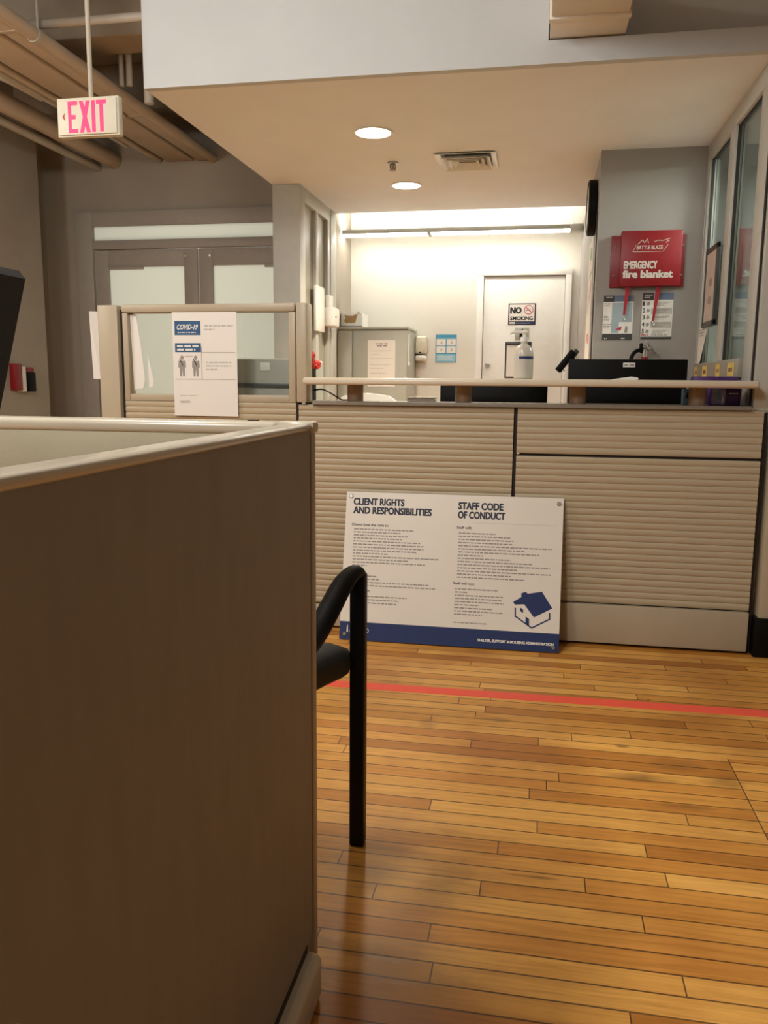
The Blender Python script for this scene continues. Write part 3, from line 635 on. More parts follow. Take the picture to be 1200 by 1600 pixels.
# papers on the glazed partition
o = (0, 3.6145, 0)
t = thing('covid_notice', 'white COVID-19 distancing notice taped over the partition window', 'notice', (-1.52, 3.614, .985))
MB('paper').box(-1.676, -1.364, 3.6085, 3.6095, .984, 1.455).build('sheet', t); o = (0, 3.608, 0); oo = (0, 3.6076, 0)
b = MB('covid'); b.rect(-1.665, -1.538, 1.352, 1.416, o, UX, UZ); b.rect(-1.665, -1.538, 1.275, 1.316, o, UX, UZ); b.build('blue_panels', t)
b = MB('white'); b.text('COVID-19', -1.653, 1.378, .022, oo, UX, UZ, .103, .03, shear=.35); part(b.build('white_heading', t), 'slanted white COVID-19 heading'); b = MB('white')
b.words(-1.65, 1.362, .09, .004, oo, UX, UZ, 4); b.words(-1.655, 1.298, .105, .009, oo, UX, UZ, 5); b.words(-1.655, 1.282, .09, .009, oo, UX, UZ, 6); b.build('white_lettering', t)
b = MB('paleink'); b.rect(-1.536, -1.372, 1.272, 1.276, o, UX, UZ); b.rect(-1.667, -1.372, 1.150, 1.154, o, UX, UZ); b.m('greyink').rect(-1.537, -1.534, 1.152, 1.30, o, UX, UZ)
for i, wd in enumerate((.14, .05)): b.m('paleink').words(-1.52, 1.39-.016*i, wd, .006, o, UX, UZ, 10+i)
for i, wd in enumerate((.125, .125, .06)): b.words(-1.515, 1.226-.016*i, wd, .006, o, UX, UZ, 14+i)
b.words(-1.645, 1.075, .085, .004, o, UX, UZ, 18); b.m('greyink').text('TORONTO', -1.648, 1.043, .010, o, UX, UZ, .05, .02); b.build('printed_text', t)
b = MB('greyink')
for cx in (-1.632, -1.565):
    for k in range(10): pass
    b.m('greyink').flat([(cx+.0085*math.cos(2*PI*k/10), 1.250+.0105*math.sin(2*PI*k/10)) for k in range(10)], o, UX, UZ)
    b.flat([(cx-.017, 1.236), (cx+.017, 1.236), (cx+.019, 1.205), (cx+.013, 1.205), (cx+.012, 1.165), (cx+.003, 1.165), (cx, 1.20), (cx-.003, 1.165), (cx-.012, 1.165), (cx-.013, 1.205), (cx-.019, 1.205)], o, UX, UZ)
    b.m('ink').flat([(cx-.014, 1.246), (cx-.010, 1.246), (cx+.006, 1.216), (cx+.002, 1.214)], oo, UX, UZ)
b.m('paleink').rect(-1.618, -1.579, 1.254, 1.259, o, UX, UZ); b.build('two_figures_drawing', t)
tag(MB('paper').add([(-2.053, 3.62, 1.15), (-2.053, 3.62, 1.462), (-2.085, 3.60, 1.462), (-2.083, 3.61, 1.15), (-2.053, 3.622, 1.15), (-2.053, 3.622, 1.462), (-2.085, 3.602, 1.462), (-2.083, 3.612, 1.15)],
    [(0, 3, 2, 1), (4, 5, 6, 7), (0, 1, 5, 4), (2, 3, 7, 6), (1, 2, 6, 5), (0, 4, 7, 3)]).build('paper_sheet'), 'white sheet curling off the left end post of the glazed partition', 'paper')
b = MB('paper'); b.prism([(-1.89, 1.10), (-1.845, 1.11), (-1.835, 1.15), (-1.85, 1.30), (-1.87, 1.45), (-1.90, 1.45)], (0, 3.638, 0), UX, UZ, .001)
tag(b.build('hanging_paper'), 'wide white strip hanging behind the left side of the partition window', 'paper')
b = MB('paper'); b.prism([(-1.815, 1.115), (-1.80, 1.11), (-1.79, 1.14), (-1.818, 1.27)], (0, 3.638, 0), UX, UZ, .001)
tag(b.build('hanging_paper'), 'narrow white strip hanging behind the left side of the partition window', 'paper')

# ================================================================== BACK OFFICE
t = thing('storage_cabinet', 'tall grey two-door storage cabinet with a paper notice on its door', 'cabinet', (-1.35, 6.95, 0))
b = MB('cabinet'); b.box(-1.66+.004, -1.075, 6.715, 7.19, 0.02, 1.575, .004); b.build('body', t)
b = MB('cabinet'); b.box(-1.656, -1.068, 6.69, 7.195, 1.575, 1.597, .006); b.build('top', t)
for x0, x1 in ((-1.654, -1.535), (-1.522, -1.078)):
    dr = MB('cabinet').box(x0, x1, 6.695, 6.714, .06, 1.565, .003).build('door', t)
b = MB('white'); b.box(-1.076, -1.066, 6.75, 6.765, 1.30, 1.54, .003); b.box(-1.076, -1.060, 6.74, 6.775, 1.285, 1.315, .005); b.build('side_latch', t)
tt = thing('paper_notice', 'white printed page on the door of the grey storage cabinet', 'notice', (-1.285, 6.693, 1.11))
MB('paper').box(-1.40, -1.172, 6.692, 6.694, 1.115, 1.49).build('sheet', tt)
b = MB('greyink'); o = (0, 6.6915, 0); b.words(-1.335, 1.455, .10, .010, o, UX, UZ, 1); b.words(-1.325, 1.438, .085, .010, o, UX, UZ, 2)
for i, zz in enumerate((1.40, 1.37, 1.34, 1.29, 1.26, 1.22, 1.17)): b.m('paleink').words(-1.38, zz, (.18, .08, .19, .17, .11, .14, .12)[i], .005, o, UX, UZ, 20+i)
b.build('printed_text', tt)
t = thing('carton_box', 'torn white carton with brown opening sitting on the grey storage cabinet', 'box', (-1.56, 6.95, 1.597))
b = MB('white'); b.box(-1.655, -1.47, 6.80, 7.05, 1.5975, 1.715, .003); b.build('carton', t)
b = MB('kraft'); b.flat([(-1.625, 1.655), (-1.615, 1.635), (-1.53, 1.637), (-1.515, 1.69), (-1.505, 1.712), (-1.53, 1.705), (-1.55, 1.692), (-1.60, 1.694), (-1.628, 1.700), (-1.612, 1.68)], (0, 6.7992, 0), UX, UZ); b.build('torn_opening', t)
MB('navy').rect(-1.654, -1.471, 1.602, 1.610, (0, 6.7992, 0), UX, UZ).build('blue_stripe', t)
b = MB('white'); b.add([(-1.53, 6.80, 1.70), (-1.475, 6.80, 1.70), (-1.50, 6.79, 1.735), (-1.53, 6.802, 1.70), (-1.475, 6.802, 1.70), (-1.50, 6.792, 1.735)], [(0, 1, 2), (3, 5, 4), (0, 3, 4, 1), (1, 4, 5, 2), (2, 5, 3, 0)]); b.build('flap', t)
# soap dispenser
t = thing('soap_dispenser', 'cream wall soap dispenser between cabinet and blue hand washing poster', 'dispenser', (-1.025, 7.15, 1.33))
MB('cream').box(-1.075, -0.972, 7.10, 7.20, 1.395, 1.545, .018, 3).build('housing', t)
MB('cream').prism([(-1.065, 1.50), (-.985, 1.50), (-.99, 1.435), (-1.01, 1.405), (-1.04, 1.405), (-1.06, 1.435)], (0, 7.094, 0), UX, UZ, .012).build('front_cover', t)
part(MB('white').box(-1.070, -0.978, 7.095, 7.195, 1.335, 1.385, .018, 3).build('push_bar', t), 'white push bar')
MB('blackp').box(-1.035, -1.015, 7.09, 7.10, 1.403, 1.412, .002).build('spout', t)
# blue poster
t = thing('wall_poster', 'blue and white hand washing poster on the back wall', 'poster', (-.815, 7.198, 1.325))
MB('cyan').box(-.905, -.724, 7.197, 7.1995, 1.326, 1.562).build('sheet', t); o = (0, 7.1965, 0); oo = (0, 7.196, 0)
b = MB('paper')
for i in range(2):
    for j in range(2): b.rect(-.898+.088*i, -.898+.080+.088*i, 1.468-.062*j, 1.524-.062*j, o, UX, UZ)
b.m('cyanl').rect(-.898, -.731, 1.334, 1.395, o, UX, UZ); b.rect(-.898, -.731, 1.529, 1.534, o, UX, UZ)
for i in range(2):
    for j in range(2): b.m('paleink').flat([(-.865+.088*i, 1.485-.062*j), (-.85+.088*i, 1.48-.062*j), (-.843+.088*i, 1.50-.062*j), (-.855+.088*i, 1.512-.062*j)], oo, UX, UZ)
for i in range(3): b.m('white').words(-.885, 1.375-.012*i, .13, .004, oo, UX, UZ, i)
b.build('printed_panels', t)
# no smoking sign
t = thing('no_smoking_sign', 'NO SMOKING sign on the white office door', 'sign', (-.175, 7.163, 1.64))
MB('ink').box(-.288, -.060, 7.1615, 7.1645, 1.640, 1.815, .0005).build('black_border', t)
o = (0, 7.1612, 0); oo = (0, 7.1606, 0); o3 = (0, 7.160, 0)
b = MB('paper'); b.rect(-.278, -.070, 1.668, 1.807, o, UX, UZ); b.m('navy').rect(-.278, -.065, 1.645, 1.664, o, UX, UZ); b.m('paper').rect(-.276, -.232, 1.646, 1.662, oo, UX, UZ); b.build('face', t)
b = MB('ink'); b.text('NO', -.270, 1.734, .050, oo, UX, UZ, .090, .03, heavy=.003); b.build('upper_lettering', t); b = MB('ink'); b.text('SMOKING', -.270, 1.678, .030, oo, UX, UZ, .188, .02, heavy=.0012)
b.m('greyink').text('TORONTO', -.274, 1.649, .008, o3, UX, UZ, .038, .02); b.m('paleink').words(-.225, 1.651, .12, .005, oo, UX, UZ, 3); b.build('lettering', t)
b = MB('redink'); c = (-.118, 1.762)
for k in range(28):
    a0, a1 = 2*PI*k/28, 2*PI*(k+1)/28; b.flat([(c[0]+r*math.cos(a), c[1]+r*math.sin(a)) for r, a in ((.039, a0), (.039, a1), (.033, a1), (.033, a0))], oo, UX, UZ)
b.flat([(c[0]-.028, c[1]+.022), (c[0]-.023, c[1]+.027), (c[0]+.028, c[1]-.022), (c[0]+.023, c[1]-.027)], o3, UX, UZ)
b.m('ink').rect(c[0]-.024, c[0]+.012, c[1]-.006, c[1]+.002, oo, UX, UZ); b.m('greyink').flat([(c[0]+.012, c[1]+.004), (c[0]+.016, c[1]+.004), (c[0]+.006, c[1]+.022), (c[0]+.001, c[1]+.022)], oo, UX, UZ)
part(b.build('prohibition_symbol', t), 'red no cigarette symbol')
# plate and clip board on the door
t = thing('hook_plate', 'pale grey square plate with dark hook below the NO SMOKING sign', 'plate', (-.17, 7.16, 1.517))
MB('cabinet').box(-.228, -.110, 7.158, 7.165, 1.517, 1.618, .003).build('plate', t)
b = MB('blackp'); b.box(-.188, -.168, 7.148, 7.158, 1.535, 1.572, .004); b.build('hook', t); MB('blackp').box(-.172, -.160, 7.152, 7.158, 1.595, 1.605, .002).build('mount_screw', t)
t = thing('clipboard', 'black-edged clipboard with white sheet hanging on the office door behind the bottle', 'clipboard', (-.195, 7.16, 1.195))
MB('ink').box(-.305, -.085, 7.158, 7.165, 1.195, 1.498, .003).build('backing', t)
MB('paper').box(-.292, -.100, 7.1565, 7.158, 1.207, 1.470).build('sheet', t)
MB('dgrey').box(-.295, -.095, 7.15, 7.158, 1.474, 1.494, .003).build('clip_bar', t)
# pendant fluorescent
t = thing('linear_light', 'long suspended fluorescent fixture across the staff office', 'light', (-.75, 6.9, 2.36))
b = MB('lframe'); b.box(-1.654, 0.185, 6.83, 6.845, 2.352, 2.385, .003); b.box(-1.654, .185, 6.945, 6.96, 2.352, 2.385, .003); b.box(-.945, -.915, 6.825, 6.96, 2.335, 2.385, .003); b.box(.185, .285, 6.82, 6.965, 2.335, 2.385, .004)
b.build('housing', t)
MB('tube').box(-1.65, .185, 6.845, 6.945, 2.343, 2.352).build('lower_lens', t)
MB('tubeup').box(-1.65, .185, 6.85, 6.94, 2.366, 2.376).build('upper_lens', t)
for x in (-1.3, 0.20): MB('lframe').cyl((x, 6.9, 2.38), (x, 6.9, 2.78), .004, seg=8).build('hanger', t)

# ------------------------------------------------------------------ column items
t = thing('fire_blanket_box', 'red emergency fire blanket box on the white column', 'box', (.567, 4.95, 1.69))
MB('red').box(.366, .768, 4.966, 4.979, 1.690, 1.974, .002).build('back_plate', t)
MB('red').box(.416, .742, 4.918, 4.966, 1.692, 1.992, .004).build('case', t)
o = (0, 4.9176, 0); b = MB('offpaper')
b.text('EMERGENCY', .436, 1.788, .040, o, UX, UZ, .180, .03, heavy=.0008); b.build('upper_lettering', t); b = MB('offpaper'); b.text('fire blanket', .432, 1.738, .040, o, UX, UZ, .268, .03, heavy=.0012); b.text('BATTLE BLAZE', .500, 1.890, .021, o, UX, UZ, .14, .02)
part(b.build('lettering', t), 'pale EMERGENCY fire blanket lettering')
b = MB('offpaper')
def ln(p, w=.0022):
    for (x0, y0), (x1, y1) in zip(p, p[1:]):
        d = Vector((x1-x0, y1-y0)).normalized(); q = Vector((-d.y, d.x))*w/2; b.flat([(x0+q.x, y0+q.y), (x0-q.x, y0-q.y), (x1-q.x, y1-q.y), (x1+q.x, y1+q.y)], o, UX, UZ)
ln([(.497, 1.915), (.480, 1.878), (.642, 1.878), (.668, 1.916)]); ln([(.505, 1.918), (.530, 1.942), (.540, 1.925), (.556, 1.948), (.562, 1.922)], .003); ln([(.592, 1.930), (.612, 1.938), (.640, 1.936), (.676, 1.948)], .003); ln([(.655, 1.925), (.668, 1.938), (.672, 1.930)], .004)
b.build('flame_logo', t)
for x, z in ((.388, 1.915), (.384, 1.757), (.755, 1.915), (.752, 1.757)): MB('steel').cyl((x, 4.966, z), (x, 4.962, z), .005, seg=12).build('screw', t)
for xa, xb, zb in ((.466, .452, 1.535), (.632, .612, 1.503)):
    s_ = MB('strap').prism([(xa-.013, 1.696), (xb-.006, zb), (xb+.006, zb), (xa+.013, 1.696)], (0, 4.935, 0), UX, UZ, .004).build('pull_strap', t)
    ring = [(xb+.0085*math.sin(2*PI*k/14), 4.937, zb-.013+.015*math.cos(2*PI*k/14)) for k in range(15)]
    MB('chrome').tube(ring, .0022, seg=8, smooth=0).build('ring', s_)
# posters under the box
def info(x0, x1, z0, z1, label):
    t = thing('fire_poster', label, 'poster', ((x0+x1)/2, 4.978, z0)); MB('paper').box(x0, x1, 4.9775, 4.9795, z0, z1).build('sheet', t); return t
t = info(.340, .506, 1.400, 1.648, 'left fire safety poster with a pale blue diagram under the red box'); o = (0, 4.977, 0); oo = (0, 4.9765, 0)
b = MB('slate'); b.rect(.398, .506, 1.614, 1.648, o, UX, UZ); b.m('charcoal').rect(.340, .398, 1.612, 1.648, o, UX, UZ); b.rect(.340, .506, 1.400, 1.434, o, UX, UZ); b.m('paleblue').rect(.388, .500, 1.50, 1.608, o, UX, UZ)
b.rect(.388, .43, 1.438, 1.50, o, UX, UZ); b.m('paper').text('TORONTO', .352, 1.634, .007, oo, UX, UZ, .038, .02); b.words(.352, 1.405, .016, .005, oo, UX, UZ, 1); b.words(.445, 1.406, .025, .005, oo, UX, UZ, 2)
for i, (zz, wd) in enumerate(((1.60, .035), (1.59, .03), (1.53, .022), (1.522, .03), (1.51, .03), (1.485, .045), (1.475, .04), (1.465, .03))): b.m('greyink').words(.345, zz, wd, .004, oo, UX, UZ, i)
b.m('redink').flat([(.410, 1.456), (.432, 1.470), (.446, 1.474), (.444, 1.458), (.438, 1.448), (.430, 1.458)], oo, UX, UZ); b.m('greyink').flat([(.462, 1.44), (.478, 1.44), (.48, 1.47), (.468, 1.48)], oo, UX, UZ)
b.build('printed_content', t)
t = info(.553, .722, 1.403, 1.660, 'right fire safety poster with numbered steps one to five under the red box')
b = MB('slate'); b.rect(.618, .722, 1.622, 1.660, o, UX, UZ); b.m('charcoal').rect(.553, .616, 1.620, 1.660, o, UX, UZ); b.rect(.553, .722, 1.403, 1.417, o, UX, UZ)
b.m('paper').text('TORONTO', .566, 1.643, .008, oo, UX, UZ, .042, .02); b.words(.565, 1.634, .03, .004, oo, UX, UZ, 4)
for i in range(5):
    zz = 1.590-.0385*i; b.m('charcoal').text(str(i+1), .557, zz, .024, oo, UX, UZ, .010 if i == 0 else .014, .02)
    b.m('greyink').flat([(.578, zz+.004), (.588, zz), (.598, zz+.008), (.594, zz+.02), (.582, zz+.022)], oo, UX, UZ)
    if i % 2: b.m('paleink').rect(.604, .718, zz-.008, zz+.026, o, UX, UZ)
    for k in range(3): b.m('greyink').words(.614, zz+.016-.008*k, (.09, .075, .06)[k], .0035, oo, UX, UZ, i*5+k)
b.m('redink').words(.556, 1.424, .04, .006, oo, UX, UZ, 2); b.m('greyink').words(.612, 1.424, .09, .005, oo, UX, UZ, 3); b.build('printed_content', t)
# fire extinguisher
t = thing('fire_extinguisher', 'red fire extinguisher on the column, only its chrome valve above the wide monitor', 'extinguisher', (.575, 4.91, .86))
MB('red').lathe([(0, 0), (.05, 0), (.056, .008), (.056, .34), (.05, .37), (.032, .40), (.018, .415), (.018, .44), (0, .44)], (.575, 4.915, .86)).build('cylinder', t)
b = MB('chrome'); b.cyl((.575, 4.915, 1.295), (.575, 4.915, 1.345), .017, seg=18, bev=.003); b.box(.550, .606, 4.90, 4.93, 1.338, 1.362, .004, rot=Matrix.Rotation(math.radians(25), 3, 'Y')); b.build('valve', t)
b = MB('chrome'); b.box(.575, .655, 4.906, 4.924, 1.335, 1.343, .002, rot=Matrix.Rotation(math.radians(42), 3, 'Y')); b.box(.565, .640, 4.906, 4.924, 1.357, 1.365, .002, rot=Matrix.Rotation(math.radians(48), 3, 'Y')); b.build('handle_levers', t)
b = MB('blackp'); b.box(.545, .562, 4.896, 4.934, 1.330, 1.378, .004); b.build('pressure_grip', t)
MB('blackp').tube([(.562, 4.912, 1.330), (.540, 4.908, 1.338), (.512, 4.905, 1.318), (.498, 4.903, 1.27), (.500, 4.903, 1.15), (.512, 4.905, 1.0)], .011, seg=12, smooth=6).build('hose', t)
MB('steel').box(.545, .605, 4.965, 4.98, 1.10, 1.22, .003).build('bracket', t)
# wall clock on the column's side
t = thing('wall_clock', 'round black wall clock seen edge-on on the left side of the column', 'clock', (.26, 5.28, 2.03))
MB('blackp').lathe([(0, 0), (.150, 0), (.160, .008), (.160, .045), (.150, .052), (.138, .052), (.138, .046), (0, .046)], (.290, 5.28, 2.19), Matrix.Rotation(-PI/2, 3, 'Y'), 48).build('case', t)
MB('paper').lathe([(0, 0), (.137, 0), (.137, .001), (0, .001)], (.2435, 5.28, 2.19), Matrix.Rotation(-PI/2, 3, 'Y'), 40).build('dial', t)
# painted paper strip on the column's side
t = thing('wall_hanging', 'white strip with red and pink flower marks on the left side of the column', 'poster', (.287, 5.5, 1.2))
MB('paper').box(.284, .2885, 5.28, 5.75, 1.245, 2.04).build('sheet', t)
o = (.2836, 0, 0); U = (0, -1, 0); b = MB('redink'); b.flat([(-5.62, 1.64), (-5.36, 1.72), (-5.30, 1.80), (-5.42, 1.745), (-5.66, 1.60)], o, U, UZ)
b.m('pinkink').flat([(-5.66, 1.41), (-5.52, 1.42), (-5.42, 1.46), (-5.56, 1.47)], o, U, UZ); b.flat([(-5.50, 1.40), (-5.38, 1.40), (-5.34, 1.44), (-5.46, 1.43)], o, U, UZ); b.m('greenink').flat([(-5.60, 1.94), (-5.40, 1.90), (-5.36, 1.97), (-5.5, 2.0)], o, U, UZ)
b.flat([(-5.55, 1.80), (-5.32, 1.82), (-5.32, 1.845), (-5.55, 1.825)], o, U, UZ); b.build('flower_print', t)
MB('capgrey').box(.284, .2885, 5.28, 5.75, 1.10, 1.243).build('grey_lower_edge', t)
struct(MB('gap').box(.2845, .2895, 5.05, 5.09, 1.0, 2.12).build('trim_2'))

# ------------------------------------------------------------------ items at the right glass
t = thing('framed_picture', 'tall dark-framed picture hanging on the right glass wall', 'picture', (.85, 4.5, 1.45))
b = MB('dgrey'); b.box(.842, .858, 4.46, 4.485+.005, 1.450, 1.850, .002); b.box(.842, .858, 4.735, 4.76, 1.450, 1.850, .002); b.box(.842, .858, 4.46, 4.76, 1.825, 1.852, .002); b.box(.842, .858, 4.46, 4.76, 1.448, 1.475, .002); b.build('frame', t)
MB('offpaper').box(.846, .85, 4.49, 4.735, 1.475, 1.825).build('print', t)
o = (.8455, 0, 0); b = MB('greyink')
for zz in (1.66, 1.57): b.flat([(-4.66, zz), (-4.58, zz-.012), (-4.55, zz+.01), (-4.58, zz+.035), (-4.64, zz+.03)], o, U, UZ)
b.build('print_marks', t)
t = thing('taped_note', 'white note taped on the right glass wall beside the column', 'notice', (.855, 4.78, 1.25))
MB('paper').add([(.857, 4.905, 1.25), (.857, 4.905, 1.462), (.857, 4.66, 1.462), (.840, 4.73, 1.27), (.859, 4.905, 1.25), (.859, 4.905, 1.462), (.859, 4.66, 1.462), (.842, 4.73, 1.27)], [(0, 3, 2, 1), (4, 5, 6, 7), (0, 1, 5, 4), (2, 3, 7, 6), (1, 2, 6, 5), (0, 4, 7, 3)]).build('sheet', t)
b = MB('greyink'); o = (.8535, 0, 0)
for zz in (1.44, 1.425, 1.41): b.words(-4.86, zz, .12, .005, o, U, UZ, int(zz*100))
b.build('printed_text', t)
for (ya, yb), nm in zip(((4.87, 4.79), (4.64, 4.52), (4.30, 4.21), (4.04, 3.91)), ('farthest, beside the column', 'second from the column', 'third from the column', 'nearest the viewer')):
    t = thing('shelf_label', 'yellow handwritten label on the right rail, '+nm, 'label', (.841, (ya+yb)/2, 1.19), 'yellow labels on the rail')
    MB('ygl').box(.8405, .8415, yb, ya, 1.186, 1.245).build('card', t)
    MB('brownbox').words(-ya+.025, 1.205, (ya-yb)*.6, .018, (.8402, 0, 0), U, UZ, int(ya*10)).build('writing', t)
# things hanging in the side office beyond the glass
t = thing('towel_dispenser', 'dark upright dispenser seen through the right glass wall', 'dispenser', (1.09, 5.40, 1.46))
MB('dgrey').box(1.02, 1.155, 5.33, 5.449, 1.48, 1.98, .02, 3).build('housing', t)
MB('chrome').box(1.105, 1.113, 5.325, 5.331, 1.535, 1.56, .001).build('lock', t)

# ------------------------------------------------------------------ items on the sidelight
tag(MB('white').box(-1.609, -1.590, 5.80, 6.03, 1.51, 1.83, .003).build('sign_holder'), 'white upright sign holder on the narrow sidelight', 'holder')
t = thing('glove_dispenser', 'white dispenser mounted beside the sign holder on the sidelight', 'dispenser', (-1.57, 6.15, 1.55))
MB('white').box(-1.609, -1.53, 6.08, 6.25, 1.56, 1.70, .01, 3).build('housing', t); MB('white').box(-1.609, -1.565, 6.10, 6.20, 1.70, 1.79, .01, 3).build('upper_housing', t)
MB('dgrey').cyl((-1.53, 6.13, 1.63), (-1.526, 6.13, 1.63), .008, seg=12).build('button', t)

# ------------------------------------------------------------------ left corridor wall holder
t = thing('brochure_holder', 'small wall holder with red and black packets on the left corridor wall', 'holder', (-3.70, 5.5, 1.06))
MB('blackp').box(-3.749, -3.70, 5.51, 5.60, 1.06, 1.20, .004).build('black_packet', t); MB('red').box(-3.749, -3.705, 5.50, 5.59, 1.20, 1.235, .004).build('red_top', t)
MB('white').box(-3.749, -3.71, 5.44, 5.50, 1.06, 1.24, .004).build('white_packet', t); MB('red').box(-3.749, -3.70, 5.36, 5.44, 1.07, 1.26, .004).build('red_packet', t)

# ================================================================== CEILING THINGS
for i, (x, y) in enumerate(((-0.908, 4.45), (-0.92, 5.617))):
    t = thing('downlight', ('near' if i == 0 else 'far')+' round recessed downlight in the lowered ceiling'+(' in front of the sprinkler' if i == 0 else ' behind the sprinkler'), 'light', (x, y, 2.43), 'recessed downlights')
    MB('white').lathe([(.092, 0), (.104, 0), (.106, .004), (.106, .008), (.092, .008), (.092, 0)], (x, y, 2.433), seg=40).build('trim_ring', t)
    MB('bulb').lathe([(0, 0), (.0915, 0), (.0915, .003), (0, .003)], (x, y, 2.434), seg=40).build('lens', t)
    l = bpy.data.lights.new('downlight_lamp', 'SPOT'); l.energy = DOWN; l.color = (1.0, 0.86, 0.66); l.spot_size = math.radians(125); l.spot_blend = .8; l.shadow_soft_size = .08
    lo = bpy.data.objects.new('downlight_lamp', l); lo.location = (x, y, 2.425); C.objects.link(lo)
t = thing('sprinkler_head', 'small dark sprinkler head between the two downlights', 'sprinkler', (-.91, 5.05, 2.40))
MB('steel').lathe([(0, 0), (.030, 0), (.034, .006), (0, .008)], (-.91, 5.05, 2.432), seg=24).build('escutcheon', t)
b = MB('bronze'); b.cyl((-.91, 5.05, 2.40), (-.91, 5.05, 2.433), .010, seg=12); b.lathe([(0, 0), (.022, 0), (.022, .003), (0, .003)], (-.91, 5.05, 2.394), seg=14); b.build('body', t)
for s_ in (-1, 1): MB('bronze').tube([(-.91+s_*.012, 5.05, 2.432), (-.91+s_*.018, 5.05, 2.415), (-.91+s_*.006, 5.05, 2.396)], .003, seg=8).build('frame_arm', t)
# air diffuser
t = thing('air_diffuser', 'square louvred air diffuser in the lowered ceiling right of the downlights', 'vent', (-.47, 5.06, 2.41))
def ring(b, h0, h1, z0, z1, cx=-.47, cy=5.06):
    vs = []
    for h, z in ((h0, z0), (h1, z1)): vs += [(cx+sx*h, cy+sy*h*1.0, z) for sx, sy in ((-1, -1), (1, -1), (1, 1), (-1, 1))]
    vs += [(v[0], v[1], v[2]+.003) for v in vs]
    b.add(vs, [(i, (i+1) % 4, 4+(i+1) % 4, 4+i) for i in range(4)]+[(8+i, 12+i, 12+(i+1) % 4, 8+(i+1) % 4) for i in range(4)]+[(4+i, 4+(i+1) % 4, 12+(i+1) % 4, 12+i) for i in range(4)]+[(i, 8+i, 8+(i+1) % 4, (i+1) % 4) for i in range(4)])
    return b
ring(MB('white'), .175, .145, 2.428, 2.436).build('outer_flange', t)
for h0, h1 in ((.140, .112), (.105, .080), (.072, .050)): ring(MB('white'), h0, h1, 2.412, 2.436).build('louvre_ring', t)
MB('dgrey').box(-.47-.142, -.47+.142, 5.06-.142, 5.06+.142, 2.4365, 2.4395).build('dark_throat', t)
# duct above the bulkhead
t = thing('air_duct', 'square tan duct running forward over the bulkhead at the top', 'duct', (.135, 3.0, 2.54))
MB('duct').box(-.010, .282, 1.2, 3.48, 2.540, 2.86, .006).build('duct_run', t); MB('duct').box(-.014, .286, 3.50, 4.098, 2.537, 2.866, .006).build('rear_duct_run', t)
MB('duct').box(-.018, .290, 3.47, 3.51, 2.531, 2.87, .003).build('flange', t)

# exit sign
t = thing('exit_sign', 'lit EXIT sign with red letters hanging on a rod over the corridor', 'sign', (-1.99, 3.53, 2.20))
MB('exitw').box(-2.136, -1.842, 3.50, 3.535, 2.202, 2.364, .004).build('housing', t)
MB('exitw').box(-2.128, -1.850, 3.492, 3.50, 2.209, 2.357, .003).build('face_plate', t)
b = MB('exit_red'); o = (0, 3.4915, 0)
def bar(x0, x1, z0, z1): b.rect(x0, x1, z0, z1, o, UX, UZ)
zt, zb, x = 2.347, 2.216, -2.079
bar(x, x+.016, zb, zt); bar(x+.016, x+.046, zt-.017, zt); bar(x+.016, x+.036, (zt+zb)/2-.009, (zt+zb)/2+.009); bar(x+.016, x+.046, zb, zb+.017)
x = -2.025; b.flat([(x, zt), (x+.019, zt), (x+.052, zb), (x+.033, zb)], o, UX, UZ); b.flat([(x+.033, zt), (x+.052, zt), (x+.019, zb), (x, zb)], (0, 3.4912, 0), UX, UZ)
x = -1.967; bar(x, x+.018, zb, zt)
x = -1.944; bar(x, x+.048, zt-.017, zt); bar(x+.015, x+.033, zb, zt-.017)
part(b.build('exit_letters', t), 'glowing pink-red EXIT letters')
b = MB('redink'); b.flat([(-2.107, 2.284), (-2.094, 2.302), (-2.097, 2.284), (-2.094, 2.266)], o, UX, UZ); b.build('arrow_mark', t)
MB('pipe2').cyl((-1.980, 3.518, 2.364), (-1.980, 3.518, 3.3), .010, seg=14).build('hanging_rod', t)

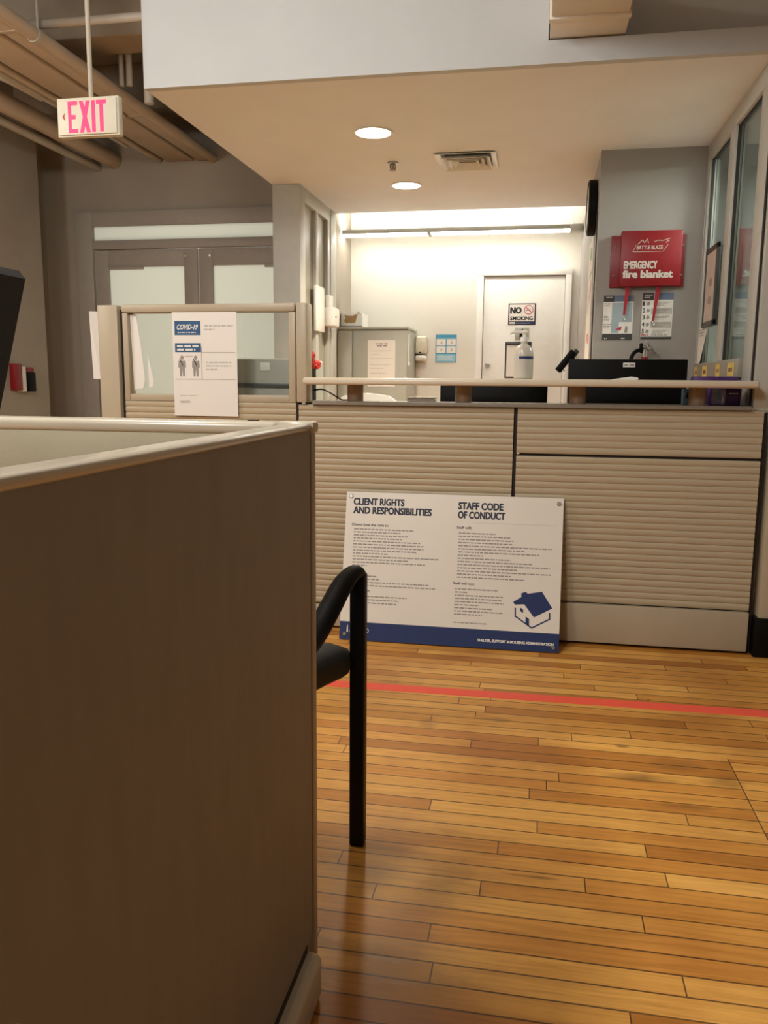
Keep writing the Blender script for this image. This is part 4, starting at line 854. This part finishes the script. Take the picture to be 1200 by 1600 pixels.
# pipes along the corridor ceiling
def run(x, z, r, y0, y1, m, label, name='ceiling_pipe', hang=()):
    t = thing(name, label, 'pipe', (x, (y0+y1)/2, z), 'pipes along the corridor ceiling')
    MB(m).cyl((x, y0, z), (x, y1, z), r, seg=22).build('pipe_run', t)
    for hy in hang:
        MB('pipe2').cyl((x+.02, hy, z+r*.7), (x+.02, hy, 3.3), .007, seg=8).build('hanger_rod', t)
        MB('pipe2').lathe([(r+.001, -.015), (r+.005, -.015), (r+.005, .015), (r+.001, .015), (r+.001, -.015)], (x, hy, z), Matrix.Rotation(PI/2, 3, 'X'), 22).build('strap', t)
    return t
Z0 = 2.83
run(-2.545, Z0+.015, .035, 2.2, 6.29, 'pipe', 'tan corridor pipe nearest the lowered ceiling', hang=(3.62, 4.0))
def tray(x0, x1, y0, y1, label):
    t = thing('cable_trunking', label, 'trunking', ((x0+x1)/2, (y0+y1)/2, Z0), 'flat tan trunkings along the corridor ceiling')
    MB('pipe').box(x0, x1, y0, y1, Z0, Z0+.07, .012, 3).build('casing', t)
    for yy in (3.9, 5.2): MB('pipe').box(x0-.003, x1+.003, yy, yy+.03, Z0-.003, Z0+.073, .004).build('joint_cover', t)
tray(-2.674, -2.586, 2.2, 6.29, 'narrow flat tan trunking beside the nearest corridor pipe')
tray(-2.92, -2.702, 2.2, 6.29, 'wide flat tan trunking in the middle of the corridor ceiling')
run(-2.985, Z0+.02, .022, 2.4, 6.29, 'pipe', 'thin pipe along the left edge of the wide trunking')
run(-3.06, Z0+.03, .022, 2.4, 5.9, 'pipe2', 'thin pale pipe ending short of the corridor wall')
run(-3.37, Z0+.03, .062, 2.4, 6.29, 'pipe', 'thick tan pipe along the left side of the corridor')
run(-3.51, Z0-.02, .030, 2.4, 6.29, 'pipe2', 'thin lowest pipe against the left corridor wall')
t = thing('cross_pipe', 'pale pipe crossing the corridor ceiling toward the bulkhead', 'pipe', (-2.1, 4.15, 2.9)); MB('pipe2').cyl((-3.0, 4.15, 2.955), (-1.81, 4.15, 2.955), .022, seg=16).build('pipe_run', t)
for i, (x, y, r, nm) in enumerate(((-2.49, 4.78, .014, 'left'), (-2.44, 4.78, .018, 'middle'), (-2.33, 4.80, .028, 'right'))):
    tag(MB('pipe2').cyl((x, y, 2.86 if i < 2 else 2.76), (x, y, 3.3), r, seg=14).build('vertical_conduit'), nm+' one of three pale vertical conduits beside the bulkhead', 'pipe', 'vertical conduits beside the bulkhead')
tag(MB('pipe2').tube([(-3.25, 3.2, 2.93), (-3.25, 4.3, 2.93), (-3.22, 4.5, 2.90), (-3.12, 4.62, 2.87), (-3.09, 4.9, 2.86)], .018, seg=12, smooth=5).build('bent_conduit'), 'bent conduit between the wide trunking and the thick left pipe', 'pipe')
